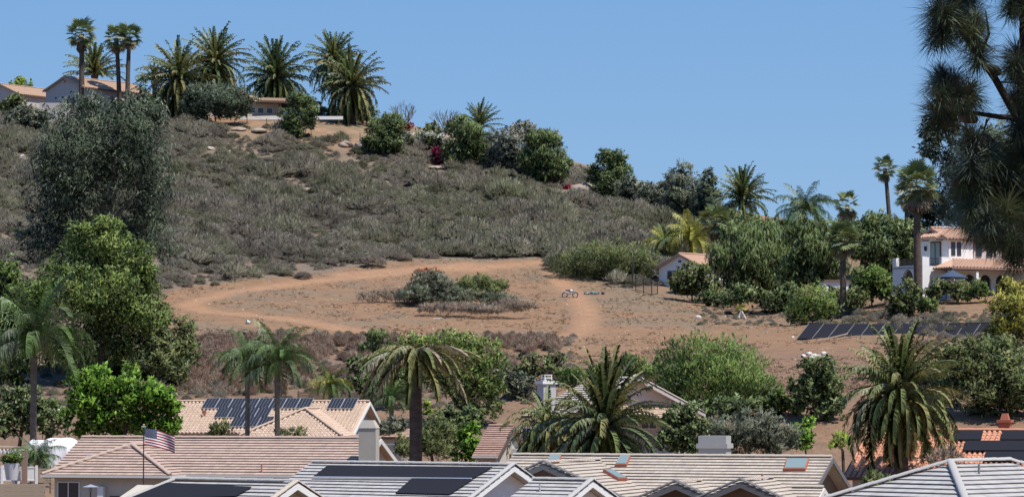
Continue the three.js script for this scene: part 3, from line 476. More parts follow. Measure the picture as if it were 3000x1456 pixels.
tree('glossy_tree', 'dark glossy tree between the wide date palm and roof chimney', 'tree', B(1712, 195), [[1712, 1050, 42, 42], [1700, 1110, 48, 40], [1750, 1100, 36, 40]], { pal: 'pepper', leaf: .26, asp: .5, dens: 3.6 });
tree('lime_bush', 'lime-green rounded bush by the bare bank', 'bush', B(2032, 220), [[2025, 1085, 30, 30], [2010, 1110, 36, 26]], { pal: 'bright', leaf: .24, dens: 3.6 });
tree('lime_bush', 'bright spiky shrub at the corner of the orange roof', 'bush', B(2125, 182), [[2118, 1120, 24, 22]], { pal: 'lime', leaf: .4, asp: .2, up: .6, dens: 3 });
tree('citrus_bush', 'bright leafy bush by the small salmon roof', 'bush', B(1185, 205), [[1185, 1105, 32, 32], [1170, 1140, 34, 28]], { pal: 'bright', leaf: .24, asp: .5, dens: 3.4 });
tree('grey_bush', 'soft grey-green shrub beside the thick palm trunk', 'bush', B(1100, 208), [[1095, 1095, 46, 36], [1085, 1130, 50, 32], [1020, 1130, 30, 26]], { pal: 'olive', leaf: .24, asp: .25, up: .4, dens: 3 });
tree('yellow_shrub', 'small yellow flowering shrub behind the thick palm trunk', 'bush', B(1080, 240), [[1080, 1050, 20, 16], [1072, 1020, 12, 16]], { pal: 'lime', leaf: .26, dens: 3, trunk: 0, crown: 'foliage' });
tree('bank_bush', 'low bush on the bank beyond the chimney with a white rack', 'bush', onPx(1345, 958), [[1345, 925, 56, 30], [1300, 950, 34, 30], [1400, 915, 24, 24]], { pal: 'olive', leaf: .3, dens: 3 });
tree('bank_bush', 'dark dry bush on the bank below the big rounded bush', 'bush', onPx(1310, 1005), [[1310, 975, 46, 34], [1270, 960, 30, 40]], { pal: 'grey', leaf: .28, dens: 3 });
tree('bank_bush', 'green hedge running behind the wide date palm', 'hedge', onPx(1540, 972), [[1450, 950, 50, 22], [1520, 945, 50, 26], [1600, 930, 56, 28], [1660, 935, 40, 34]], { pal: 'green', leaf: .28, asp: .3, up: .4, dens: 3.4 });
tree('bank_bush', 'small spiky bush rising above the big rounded one', 'bush', onPx(944, 900), [[945, 852, 20, 24], [935, 880, 26, 20]], { pal: 'pepper', leaf: .3, asp: .25, up: .6, dens: 3.2 });
tree('bank_bush', 'dark shrubs in the gully behind the panelled roof gable', 'bush', B(930, 242), [[930, 980, 60, 30], [1000, 960, 50, 36], [900, 930, 34, 30]], { pal: 'pepper', leaf: .3, dens: 3 });
tree('bank_bush', 'shaded shrubs below the great round bush', 'bush', onPx(1850, 1052), [[1800, 1030, 60, 26], [1880, 1030, 60, 28], [1940, 1025, 40, 28]], { pal: 'pepper', leaf: .3, dens: 3 });
tree('roof_shrub', 'strappy shrub in front of the panelled roof', 'bush', B(547, 205), [[547, 1085, 26, 22]], { pal: 'olive', leaf: .3, asp: .2, up: .5, dens: 3, trunk: 0, crown: 'foliage' });
tree('roof_shrub', 'low shrub against the eave of the panelled roof', 'bush', B(728, 205), [[728, 1092, 36, 14]], { pal: 'olive', leaf: .28, asp: .2, up: .5, dens: 3, trunk: 0, crown: 'foliage' });
tree('roof_shrub', 'weedy dark shrub between the two right-hand roofs'.replace('right-hand ', 'orange and grey '), 'bush', B(2215, 150), [[2215, 1215, 40, 22]], { pal: 'olive', leaf: .26, asp: .25, up: .5, dens: 3, trunk: 0, crown: 'foliage' });
tree('dead_shrub', 'brown dead twiggy shrub beside the grand palm trunk', 'bush', B(2390, 152), [[2385, 1150, 36, 26], [2345, 1165, 26, 16]], { pal: 'twig', leaf: .3, asp: .12, up: .4, dens: 1.3, trunk: 0, crown: 'twigs', dry: 1 });
tree('bank_thicket', 'olive thicket between the upright bush and dead weeds', 'bush', onPx(395, 985), [[400, 900, 50, 50], [440, 950, 40, 36], [385, 840, 34, 40]], { pal: 'olive', leaf: .34, asp: .35, dens: 3.2 });
tree('bank_thicket', 'leafy thicket on the bank between rack and grand palm', 'bush', onPx(2300, 1010), [[2330, 965, 40, 26], [2380, 950, 50, 34], [2300, 985, 34, 22]], { pal: 'olive', leaf: .32, dens: 3.2 });
tree('bank_thicket', 'low green growth along the foot of the bare slope', 'bush', onPx(1985, 1045), [[1975, 1010, 40, 26], [2000, 1030, 34, 20]], { pal: 'green', leaf: .3, dens: 3 });
// island of brush in the clearing
tree('clearing_bush', 'tangled green bush on the island in the clearing', 'bush', onPx(1215, 772), [[1190, 728, 46, 34], [1235, 735, 44, 32], [1160, 745, 34, 24]], { pal: 'olive', leaf: .34, asp: .2, up: .5, dens: 3, trunk: .05 });
tree('clearing_bush', 'reddish-tipped bush on the island in the clearing', 'bush', onPx(1085, 768), [[1075, 705, 34, 26], [1110, 725, 34, 30], [1060, 735, 40, 24]], { pal: 'grey', leaf: .34, asp: .2, up: .5, dens: 2.8, trunk: .05 });
tree('clearing_bush', 'red twiggy top of the brush island', 'bush', onPx(1078, 752), [[1075, 690, 26, 16], [1060, 700, 20, 10]], { pal: 'red', leaf: .3, asp: .15, up: .5, dens: .8, trunk: 0, crown: 'twigs' });
tree('clearing_bush', 'low brown-green brush joining the two island bushes', 'bush', onPx(1140, 776), [[1130, 748, 60, 22], [1090, 752, 50, 18], [1250, 752, 40, 18], [1030, 748, 40, 20]], { pal: 'grey', leaf: .34, asp: .16, up: .5, dens: 2.6, trunk: 0, crown: 'foliage' });
tree('dry_brush', 'grey dry brush trailing off the clearing island', 'bush', onPx(985, 762), [[1000, 745, 56, 20], [940, 750, 40, 12], [1040, 745, 40, 24]], { pal: 'twig', leaf: .36, asp: .12, up: .5, dens: 2.8, trunk: 0, crown: 'twigs', dry: 1 });
tree('dry_brush', 'brown dead grass below the clearing island', 'bush', onPx(1210, 800), [[1190, 780, 90, 14], [1270, 775, 60, 16], [1110, 778, 60, 14]], { pal: 'twig', leaf: .34, asp: .1, up: .6, dens: 2.4, trunk: 0, crown: 'twigs', dry: 1 });
tree('pepper_tree', 'feathery tree filling the gap behind the largest pepper tree', 'tree', B(1990, 385), [[1960, 590, 60, 40], [2040, 590, 60, 44], [2090, 610, 50, 40]], { pal: 'pepper', leaf: .5, asp: .3, droop: .4, sag: 1, dens: 3.8 });
tree('pepper_tree', 'feathery tree behind the two stacked fan palms', 'tree', B(2165, 380), [[2150, 585, 56, 40], [2110, 640, 50, 46], [2190, 640, 60, 50]], { pal: 'pepper', leaf: .5, asp: .3, droop: .4, sag: 1, dens: 3.8 });
tree('pepper_tree', 'dark feathery tree under the crest date palm', 'tree', B(1840, 385), [[1850, 575, 50, 40], [1800, 600, 40, 36], [1900, 570, 44, 30]], { pal: 'pepper', leaf: .5, asp: .3, droop: .4, sag: 1, dens: 3.8 });
tree('pepper_tree', 'weeping tree beside the villa behind the tall thick palm', 'tree', B(2330, 350), [[2320, 560, 44, 50], [2300, 640, 50, 60], [2350, 520, 44, 50]], { pal: 'euc', leaf: .5, asp: .3, droop: .4, sag: 1, dens: 3.4 });
tree('garden_shrub', 'dry mounded shrub on the bank above the grand palm', 'bush', onPx(2330, 960), [[2340, 930, 50, 26], [2300, 945, 34, 18]], { pal: 'olive', leaf: .3, dens: 3 });
tree('garden_shrub', 'dark shrubs between the salmon roof and thick palm trunk', 'bush', B(1150, 222), [[1140, 1060, 46, 36], [1100, 1080, 40, 30], [1180, 1070, 40, 40]], { pal: 'pepper', leaf: .28, dens: 3.2 });
tree('garden_shrub', 'grey garden shrubs behind the gable of the panelled roof', 'bush', B(985, 226), [[985, 1075, 34, 26], [1010, 1110, 34, 26]], { pal: 'grey', leaf: .26, dens: 3 });
tree('crest_hedge', 'dark hedge at the foot of the shaggy hilltop palms', 'hedge', B(455, 476), [[420, 272, 40, 18], [475, 276, 36, 18], [380, 262, 30, 18]], { pal: 'pepper', leaf: .4, dens: 3.4, trunk: 0, crown: 'foliage' });
tree('crest_hedge', 'dark hedge in the shade of the two crowded palms', 'hedge', B(870, 474), [[830, 288, 46, 16], [890, 292, 46, 16], [930, 296, 30, 20]], { pal: 'pepper', leaf: .4, dens: 3.4, trunk: 0, crown: 'foliage' });
// leafless trees on the crest
function bareTree(label, base, h, w, seed) {
  const t = thing('leafless_tree', label, 'tree', base, 0, 'leafless trees on the crest'), R = rng(seed);
  part(t, 'trunk', limb([V(0, -.3, 0), V(.1, h * .22, 0)], [.22, .15]), barkGrey);
  for (let k = 0; k < 9; k++) {
    const gs = [], grow = (p, dir, len, r, lv) => { const e = p.clone().addScaledVector(dir, len); gs.push(limb([p, p.clone().lerp(e, .5).add(V((R() - .5) * len * .15, 0, (R() - .5) * len * .15)), e], [r, r * .8, r * .55], 4)); if (lv < 4) for (let q = 0; q < (lv < 2 ? 3 : 2); q++) grow(e, V(dir.x + (R() - .5) * 1.1, dir.y + (R() - .25) * .7, dir.z + (R() - .5) * 1.1).normalize(), len * (.6 + .25 * R()), r * .6, lv + 1); };
    const a = k * 2.4; grow(V(.1, h * .2, 0), V(Math.cos(a) * w * .55, .9 + R() * .5, Math.sin(a) * w * .55).normalize(), h * .26, .1, 1);
    part(t, 'branch', mergeGeometries(gs), barkGrey);
  }
}
bareTree('larger leafless tree with dense grey twigs near the carport palms', B(1012, 458), 6.4, 1.1, 71);
bareTree('smaller leafless tree with thin grey twigs', B(1118, 462), 5.6, 1.3, 72);
bareTree('thin twiggy leafless tree beside the young date palm', B(1165, 460), 4.2, 1.0, 73);

// ---- hillside scrub: uncountable mass as instances, the bushes that can be told apart as things
function shrubGeo(seed, n, flat) {
  const R = rng(seed), G = new Geo();
  for (let k = 0; k < n; k++) {
    const a = R() * 6.283, u = R(), r = Math.sqrt(u) * (.9 + .25 * R()), top = Math.sqrt(Math.max(0, 1 - u)) * flat * (.75 + .5 * R()), s0 = .5 + .4 * R();
    const x0 = Math.cos(a) * r, z0 = Math.sin(a) * r, ex = x0 + (R() - .5) * .34, ez = z0 + (R() - .5) * .34, ey = top + .06, bx = x0 * s0, by = ey * s0 * .75, bz = z0 * s0, w = .022 + .03 * R(), px = -Math.sin(a) * w + (R() - .5) * .05, pz = Math.cos(a) * w + (R() - .5) * .05;
    let n0 = [ex * .45, ey * .6 + .6, ez * .45]; const nl = Math.hypot(...n0); n0 = n0.map(v => v / nl); const t = .76 + .48 * R(), c = [t, t, t];
    const A = G.v(bx, by, bz, ...n0, c), Bq = G.v(lerp(bx, ex, .6) + px, lerp(by, ey, .6), lerp(bz, ez, .6) + pz, ...n0, c), E = G.v(ex, ey, ez, ...n0, c), D = G.v(lerp(bx, ex, .6) - px, lerp(by, ey, .6), lerp(bz, ez, .6) - pz, ...n0, c);
    G.i.push(A, Bq, E, A, E, D);
  }
  return G.build();
}
const rockSpots = [[528, 376, 17], [575, 386, 15], [1464, 482, 36], [1486, 474, 24], [650, 332, 30], [600, 328, 28], [1100, 424, 30], [905, 372, 26], [868, 368, 24], [775, 480, 20], [870, 528, 18], [45, 398, 24], [1424, 474, 16]];
const rocky = (px, py) => rockSpots.some(([x, y, r]) => Math.abs(px - x) < r && py > y - r * .4 && py < y + r * .75);
{
  const R = rng(4242), geos = [shrubGeo(1, 420, .75), shrubGeo(2, 380, .6), shrubGeo(3, 360, .9)], lists = [[], [], []];
  const cols = [[.20, .182, .155], [.15, .138, .12], [.172, .172, .112], [.135, .142, .094], [.25, .222, .18], [.18, .158, .136]];
  const put = (x, d, s, olive, dim = 1) => {
    const y = groundY(x, d), k = Math.floor(R() * 3), w = clamp(olive * .8 + (R() - .5) * .4 + (fbm(x / 6, d / 7 + 30, 2) - .5) * 1.1, 0, 1), e = R() < .17 ? 1.3 : R() < .22 ? .66 : 1, j = dim * e * (.9 + .2 * R()), c = [lerp(.218, .175, w), lerp(.2, .188, w), lerp(.17, .118, w)];
    lists[k].push([x, y, -d, s, R() * 6.283, c[0] * j, c[1] * j, c[2] * j, .75 + .4 * R()]);
  };
  for (let d = 300; d < 478; d += .95) for (let x = -125; x < 82; x += .95) {
    const xx = x + (R() - .5) * 1.3, dd = d + (R() - .5) * 1.3, y = groundY(xx, dd), [px, py] = project(xx, y, -dd).map(v => v / k0);
    if (px < -400 || px > 1850 || !zone(px, py + 6) || rocky(px, py)) continue;
    const patch = fbm(xx / 11 + 9, dd / 15, 3), band = Math.exp(-Math.pow((py - lerp(450, 590, px / 1700)) / 95, 2)), olive = clamp(.12 + .75 * band * smooth(.35, .6, patch) + .12 * band, 0, 1);
    const low = px < 1000 && py > 640 ? .62 : 1, bare = smooth(.62, .74, fbm(xx / 6 + 70, dd / 7, 3)) * .7;
    if (R() < (.95 - bare) * low) put(xx, dd, (.6 + .8 * Math.pow(R(), 3)) * (.62 + .95 * smooth(.3, .7, fbm(xx / 5 + 3, dd / 6 + 8, 2))) * (.95 + .35 * band), olive);
  }
  for (let k = 0; k < 950; k++) { const d = 325 + R() * 140, x = -80 + R() * 155, y = groundY(x, d), [px, py] = project(x, y, -d).map(v => v / k0); if (px < -40 || px > 1800 || !zone(px, py + 12)) continue; put(x, d, .9 + 1.0 * R() * R(), 1.2, .78); }
  // the bank and the rough below the villa
  for (let k = 0; k < 1500; k++) {
    const px = R() * 2576, py = 840 + R() * 190; if (px > 1450 && px < 1950 && py < 930) continue; if (px > 1900 && px < 2330) continue;
    const p = hit(px, py); put(p.x, -p.z, .3 + .45 * R(), .12);
  }
  for (let k = 0; k < 2600; k++) { const px = 400 + R() * 1000, py = 855 + R() * 150 * R() + 5, pn = fbm(px / 60, py / 30, 3); if (pn < .42) continue; const p = hit(px, py), c = [[.21, .145, .12], [.26, .19, .15], [.30, .235, .19]][Math.floor(R() * 3)], q = .8 + .4 * R(); lists[2].push([p.x, p.y, p.z, .4 + .4 * R(), R() * 6.283, c[0] * q, c[1] * q, c[2] * q, 1 + .5 * R()]); }
  for (let k = 0; k < 240; k++) { const px = 2060 + R() * 500, py = 790 + R() * 45, p = hit(px, py); put(p.x, -p.z, .3 + .5 * R(), .3); }
  for (let k = 0; k < 90; k++) { const px = 1760 + R() * 280, py = 775 + R() * 45, p = hit(px, py); put(p.x, -p.z, .25 + .3 * R(), .1); }
  const M = new THREE.Matrix4(), Q = new THREE.Quaternion(), up = V(0, 1, 0), col = new THREE.Color();
  lists.forEach((l, k) => {
    const im = shade(new THREE.InstancedMesh(geos[k], dryMat, l.length)); im.name = numbered('scrub'); im.userData = { kind: 'stuff', label: ['dry grey-brown sage scrub covering the hillside', 'low dry scrub between the hillside sagebrush', 'taller twiggy scrub mixed into the hillside cover'][k], category: 'scrub' };
    l.forEach((a, i) => { M.compose(V(a[0], a[1] - .05, a[2]), Q.setFromAxisAngle(up, a[4]), V(a[3], a[3] * a[8], a[3])); im.setMatrixAt(i, M); im.setColorAt(i, col.setRGB(a[5], a[6], a[7])); });
    scene.add(im);
  });
  // single bushes that stand out along the edge of the clearing and on the face
  const mats = [[.25, .215, .185], [.22, .19, .165], [.22, .21, .145]].map(c => new THREE.MeshPhysicalMaterial({ vertexColors: true, color: C(...c), roughness: 1, transmission: .4, thickness: 0, specularIntensity: .1, side: THREE.DoubleSide }));
  const bigGeo = [shrubGeo(21, 900, .8), shrubGeo(22, 800, .65)];
  [[940, 672, 36, 'large grey dome-shaped bush at the head of the clearing'], [762, 700, 26], [720, 694, 22], [455, 704, 26], [420, 706, 20], [500, 712, 20], [560, 700, 24], [600, 690, 22], [650, 680, 24], [690, 676, 26], [830, 668, 26], [870, 660, 24], [1020, 656, 22], [1085, 650, 24], [1150, 645, 24], [1210, 650, 20], [1270, 646, 24], [1330, 640, 24], [405, 726, 18], [470, 722, 16], [540, 718, 14], [420, 660, 20], [480, 650, 24], [560, 640, 22], [640, 640, 24], [740, 640, 24]].forEach(([px, py, r, lab], i) => {
    const p = hit(px, py), m = k0 / ppm(-p.z);
    const b = lone('sage_bush', lab || 'grey rounded sagebrush standing along the upper edge of the clearing', 'bush', bigGeo[i % 2], mats[i % 3], p, lab ? undefined : 'sagebrushes along the edge of the clearing');
    b.rotation.y = i * 1.7; b.scale.set(r * m, r * m * (lab ? .95 : .85), r * m);
  });
  // dry grass tufts over the clearing and bank
  const tg = (() => { const G = new Geo(), q = rng(8); for (let k = 0; k < 14; k++) { const a = q() * 6.283, r = .5 + .5 * q(), x = Math.cos(a) * r, z = Math.sin(a) * r, h = .5 + .6 * q(), w = .05; const i0 = G.v(x * .3 - z * w, 0, z * .3 + x * w, 0, 1, 0), i1 = G.v(x * .3 + z * w, 0, z * .3 - x * w, 0, 1, 0), i2 = G.v(x, h, z, 0, 1, 0); G.i.push(i0, i1, i2); } return G.build(); })();
  const tl = [];
  for (let k = 0; k < 26000; k++) {
    const px = 380 + R() * 2000, py = 650 + R() * 340; if (zone(px, py)) continue;
    const p = hit(px, py); if (-p.z > 380) continue; const td = trackDist(p.x, -p.z); if (td < 1.1 + R() * 1.4) continue;
    const pn = fbm(p.x / 5, p.z / 5, 3); if (R() > smooth(.3, .62, pn)) continue;
    tl.push([p.x, p.y, p.z, .16 + .3 * R() * R() + (py > 880 ? .08 : 0), R()]);
  }
  { const pl = []; for (let k = 0; k < 2600; k++) { const px = 400 + R() * 1950, py = 655 + R() * 310; if (zone(px, py)) continue; const p = hit(px, py); pl.push([p.x, p.y, p.z, .03 + .11 * Math.pow(R(), 3)]); } const pm = shade(new THREE.InstancedMesh(new THREE.IcosahedronGeometry(1, 0).scale(1, .7, 1), std(1, 1, 1, 1), pl.length)); pm.name = 'pebbles'; pm.userData = { kind: 'stuff', label: 'scattered small stones and clods on the bare earth', category: 'pebbles' }; pl.forEach((a, i) => { M.compose(V(a[0], a[1], a[2]), Q.setFromAxisAngle(up, i), V(a[3], a[3], a[3])); pm.setMatrixAt(i, M); const t = R() < .2 ? 1.5 : .6 + .4 * R(); pm.setColorAt(i, col.setRGB(.36 * t, .29 * t, .23 * t)); }); scene.add(pm); }
  const im = shade(new THREE.InstancedMesh(tg, std(1, 1, 1, 1), tl.length)); im.name = 'dry_grass'; im.userData = { kind: 'stuff', label: 'sparse dry grass and weeds over the clearing', category: 'grass' };
  tl.forEach((a, i) => { M.compose(V(a[0], a[1] - .02, a[2]), Q.setFromAxisAngle(up, a[4] * 6.283), V(a[3], a[3] * .9, a[3])); im.setMatrixAt(i, M); const t = .75 + .5 * R(), w = a[4]; im.setColorAt(i, col.setRGB((w < .5 ? .36 : .27) * t, (w < .5 ? .26 : .20) * t, (w < .5 ? .17 : .15) * t)); });
  scene.add(im);
}
// ---------------------------------------------------------------- houses
const tileTex = tileNoise(256, (n, i, j) => { const t = hash(Math.floor(i * 16) + 31, Math.floor(j * 16) * 7 + 3), v = .86 + .09 * t + .08 * (n(64) - .5); return [v, v * (.985 + .015 * n(8, 2)), v * (.97 + .03 * n(5, 3))]; });
const stuccoTex = tileNoise(256, n => { const v = .9 + .1 * (.4 * n(90) + .35 * n(12, 1) + .25 * n(4, 2)); return [v, v, v]; });
const tileMat = (r, g, b) => std(r, g, b, .85, 0, { map: tileTex });
const stucco = (r, g, b) => std(r, g, b, .95, 0, { map: stuccoTex });
const MT = {
  pink: tileMat(.50, .375, .31), beige: tileMat(.52, .455, .385), grey: tileMat(.46, .45, .44), salmon: tileMat(.42, .27, .215), stile: tileMat(.60, .45, .34), orange: tileMat(.66, .31, .19), peach: tileMat(.62, .40, .29), tan: tileMat(.50, .34, .24),
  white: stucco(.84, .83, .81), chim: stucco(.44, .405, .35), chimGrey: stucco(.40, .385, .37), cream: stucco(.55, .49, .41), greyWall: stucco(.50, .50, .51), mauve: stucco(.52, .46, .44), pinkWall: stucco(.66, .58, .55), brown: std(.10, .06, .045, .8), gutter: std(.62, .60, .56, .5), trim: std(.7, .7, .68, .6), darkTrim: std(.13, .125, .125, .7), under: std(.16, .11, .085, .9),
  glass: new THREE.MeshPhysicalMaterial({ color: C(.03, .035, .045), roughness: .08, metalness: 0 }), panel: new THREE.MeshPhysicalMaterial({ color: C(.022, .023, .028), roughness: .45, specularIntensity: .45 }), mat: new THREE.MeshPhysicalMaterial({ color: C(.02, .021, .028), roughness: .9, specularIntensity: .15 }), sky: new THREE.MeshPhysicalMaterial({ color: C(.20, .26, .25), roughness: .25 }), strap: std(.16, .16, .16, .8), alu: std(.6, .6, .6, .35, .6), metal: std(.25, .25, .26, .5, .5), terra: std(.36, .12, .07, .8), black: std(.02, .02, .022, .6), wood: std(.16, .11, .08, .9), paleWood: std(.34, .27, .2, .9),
};
function prism8(a, uvs) { // a: 8 points, 0-3 bottom loop, 4-7 top loop
  const F6 = [[0, 3, 2, 1], [4, 5, 6, 7], [0, 1, 5, 4], [1, 2, 6, 5], [2, 3, 7, 6], [3, 0, 4, 7]], p = [], n = [], uv = [], idx = [];
  const cen = V(0, 0, 0); a.forEach(q => cen.addScaledVector(q, 1 / 8));
  for (const f of F6) {
    let nn = a[f[1]].clone().sub(a[f[0]]).cross(a[f[2]].clone().sub(a[f[0]])); if (nn.lengthSq() < 1e-14) nn = a[f[2]].clone().sub(a[f[0]]).cross(a[f[3]].clone().sub(a[f[0]])); nn.normalize();
    const mid = V(0, 0, 0); f.forEach(k => mid.addScaledVector(a[k], .25)); const flip = nn.dot(mid.sub(cen)) < 0; if (flip) nn.negate();
    const o = p.length / 3; f.forEach(k => { p.push(a[k].x, a[k].y, a[k].z); n.push(nn.x, nn.y, nn.z); const w = uvs ? uvs(a[k]) : [a[k].x + a[k].z, a[k].y]; uv.push(w[0], w[1]); });
    if (flip) idx.push(o, o + 2, o + 1, o, o + 3, o + 2); else idx.push(o, o + 1, o + 2, o, o + 2, o + 3);
  }
  const g = new THREE.BufferGeometry(); g.setAttribute('position', new THREE.Float32BufferAttribute(p, 3)); g.setAttribute('normal', new THREE.Float32BufferAttribute(n, 3)); g.setAttribute('uv', new THREE.Float32BufferAttribute(uv, 2)); g.setIndex(idx); return g;
}
const mix = (a, b, t) => a.clone().lerp(b, t), off = (p, n, h) => p.clone().addScaledVector(n, h);
function planeN(A, Bq, Dq) { const n = Bq.clone().sub(A).cross(Dq.clone().sub(A)).normalize(); if (n.y < 0) n.negate(); return n; }
function slab(parent, name, P4, n, h0, h1, mat) { return part(parent, name, prism8([...P4.map(p => off(p, n, h0)), ...P4.map(p => off(p, n, h1))]), mat); }
// roof plane laid in courses of flat tile: eave A-B, top D-C
function flatRoof(parent, A, Bq, Cq, Dq, mat, c = .345) {
  let top = Cq; if (Cq.distanceTo(Dq) < .01) top = Cq;
  const n = planeN(A, Bq, mix(Cq, Dq, .5)), e = Bq.clone().sub(A).normalize(), up = n.clone().cross(e).normalize(); if (up.y < 0) up.negate();
  const len = mix(Cq, Dq, .5).sub(A).dot(up), N = Math.max(1, Math.round(len / c));
  const roof = slab(parent, 'roof', [A, Bq, Cq, Dq], n, -.14, -.012, MT.under);
  for (let k = 0; k < N; k++) {
    const t0 = k / N, t1 = Math.min(1, (k + 1.12) / N), q = [mix(A, Dq, t0), mix(Bq, Cq, t0), mix(Bq, Cq, t1), mix(A, Dq, t1)];
    const h = [[.038, .07], [.038, .07], [-.008, .016], [-.008, .016]], jit = hash(k, Math.floor(len * 100)) * .016;
    const g = prism8([...q.map((p, i) => off(p, n, h[i][0] + (i < 2 ? jit : 0))), ...q.map((p, i) => off(p, n, h[i][1] + (i < 2 ? jit : 0)))], p => [p.clone().sub(A).dot(e) / 4.8 + k * .39, (k * 7 % 16 + .3 + .4 * clamp(p.clone().sub(A).dot(up) / c - k, 0, 1)) / 16]);
    part(roof, 'tile_course', g, mat);
  }
  return roof;
}
// barrel-tile plane: single tiles, the largest in view as parts, the rest joined
const barrel = (() => { const p = [], n = [], uv = [], idx = [], S = 5, r0 = .105, r1 = .09; for (let k = 0; k <= S; k++) { const w = (k / S - .5) * 2.7, c = Math.sin(w), s = Math.cos(w); for (const [z, r, h] of [[.22, r0, .035], [-.22, r1, 0]]) { p.push(c * r, s * r * .8 + h - .02, z); n.push(c, s, .05); uv.push(k / S * .06, z * .1); } if (k < S) { const o = k * 2; idx.push(o, o + 2, o + 1, o + 1, o + 2, o + 3); } } const o = p.length / 3; for (let k = 0; k <= S; k++) { const w = (k / S - .5) * 2.7; p.push(Math.sin(w) * r0 * .8, Math.cos(w) * r0 * .5 + .01, .22); n.push(0, 0, 1); uv.push(0, 0); if (k < S) idx.push(k * 2, o + k, k * 2 + 2, k * 2 + 2, o + k, o + k + 1); } const g = new THREE.BufferGeometry(); g.setAttribute('position', new THREE.Float32BufferAttribute(p, 3)); g.setAttribute('normal', new THREE.Float32BufferAttribute(n, 3)); g.setAttribute('uv', new THREE.Float32BufferAttribute(uv, 2)); g.setIndex(idx); return g; })();
function barrelRoof(house, A, Bq, Cq, Dq, mats, opt = {}) {
  const n = planeN(A, Bq, mix(Cq, Dq, .5)), e = Bq.clone().sub(A).normalize(), up = n.clone().cross(e).normalize(); if (up.y < 0) up.negate();
  const len = mix(Cq, Dq, .5).sub(A).dot(up), roof = slab(house, 'roof', [A, Bq, Cq, Dq], n, -.14, 0, mats[0]), N = Math.round(len / .36), w = .29, list = [], R = rng(Math.floor(len * 977) + 3);
  for (let k = 0; k < N; k++) { const t = (k + .55) / N, l = mix(A, Dq, t), r = mix(Bq, Cq, t), L = l.distanceTo(r), m = Math.floor((L - .1) / w); for (let i = 0; i < m; i++) list.push(l.clone().addScaledVector(e, .12 + (i + .5) * w + (R() - .5) * .02)); }
  const bas = new THREE.Matrix4().makeBasis(e, n, up.clone().negate()); if (bas.determinant() < 0) bas.makeBasis(e.clone().negate(), n, up.clone().negate());
  const q = new THREE.Quaternion().setFromRotationMatrix(bas), cut = opt.single ?? 0, rest = [];
  list.sort((a, b) => (b.z - a.z));
  list.forEach((p, i) => { const pp = off(p, n, .025 + (R() - .5) * .012); if (i < cut) { const m = part(roof, 'tile', barrel, mats[Math.floor(R() * mats.length)]); m.position.copy(pp); m.quaternion.copy(q); } else { const g = barrel.clone(), ro = R(); const uvA = g.attributes.uv; for (let z = 0; z < uvA.count; z++) uvA.setXY(z, uvA.getX(z) + ro, uvA.getY(z) + ro * 3.7); g.applyQuaternion(q); g.translate(pp.x, pp.y, pp.z); rest.push(g); } });
  if (rest.length) { const m = part(roof, 'roof_tiles', mergeGeometries(rest), mats[0]); m.userData.kind = 'stuff'; }
  return roof;
}
const capGeo = (() => { const g = new THREE.CylinderGeometry(.13, .15, 1, 8, 1, false, -1.75, 3.5); g.rotateX(-Math.PI / 2); return g; })();
function caps(parent, a, b, mat, len = .42) { // overlapping ridge tiles from a to b
  const L = a.distanceTo(b), N = Math.max(1, Math.round(L / len)), d = b.clone().sub(a).normalize(), s = d.clone().cross(V(0, 1, 0)).normalize(), u = s.clone().cross(d), q = new THREE.Quaternion().setFromRotationMatrix(new THREE.Matrix4().makeBasis(s.clone().negate(), u, d));
  for (let k = 0; k < N; k++) { const m = part(parent, 'ridge_tile', capGeo, mat); m.position.copy(mix(a, b, (k + .5) / N)).addScaledVector(u, .02 + (k % 2) * .006); m.quaternion.copy(q); m.scale.set(.95, .62, L / N * 1.12); }
}
function solidWall(parent, x0, x1, pts, mat, name = 'wall') { // profile [z,y] extruded along x
  const s = new THREE.Shape(); pts.forEach(([z, y], i) => i ? s.lineTo(-z, y) : s.moveTo(-z, y)); s.closePath();
  const g = new THREE.ExtrudeGeometry(s, { depth: x1 - x0, bevelEnabled: false }); g.rotateY(Math.PI / 2); g.translate(x0, 0, 0); return part(parent, name, g, mat);
}
function houseAt(name, label, px, py, d, rel, h) { // group under a ridge point seen at px,py; h = height of that point above the floor
  const p = at(px, py, d), phi = rel * Math.PI / 180 + Math.atan((px - 1500) / F), t = thing(name, label, 'house', V(p.x, p.y - h, p.z), -phi); t.updateMatrixWorld(true); t.userData.h = undefined; delete t.userData.h; return t;
}
function solveX(g, y, z, px) { let a = -60, b = 60; const f = x => { const w = V(x, y, z).applyMatrix4(g.matrixWorld); return project(w.x, w.y, w.z)[0] - px; }; const s = Math.sign(f(b)); for (let k = 0; k < 50; k++) { const m = (a + b) / 2; if (Math.sign(f(m)) === s) b = m; else a = m; } return (a + b) / 2; }
function pick(g, px, py, A, n) { const inv = g.matrixWorld.clone().invert(), o = V(0, CAMY, 0).applyMatrix4(inv), r = ray(px, py).transformDirection(inv), t = A.clone().sub(o).dot(n) / r.dot(n); return o.addScaledVector(r, t); }
function onRoof(g, name, px4, A, n, h0, h1, mat) { return slab(g, name, px4.map(([x, y]) => pick(g, x, y, A, n)), n, h0, h1, mat); }
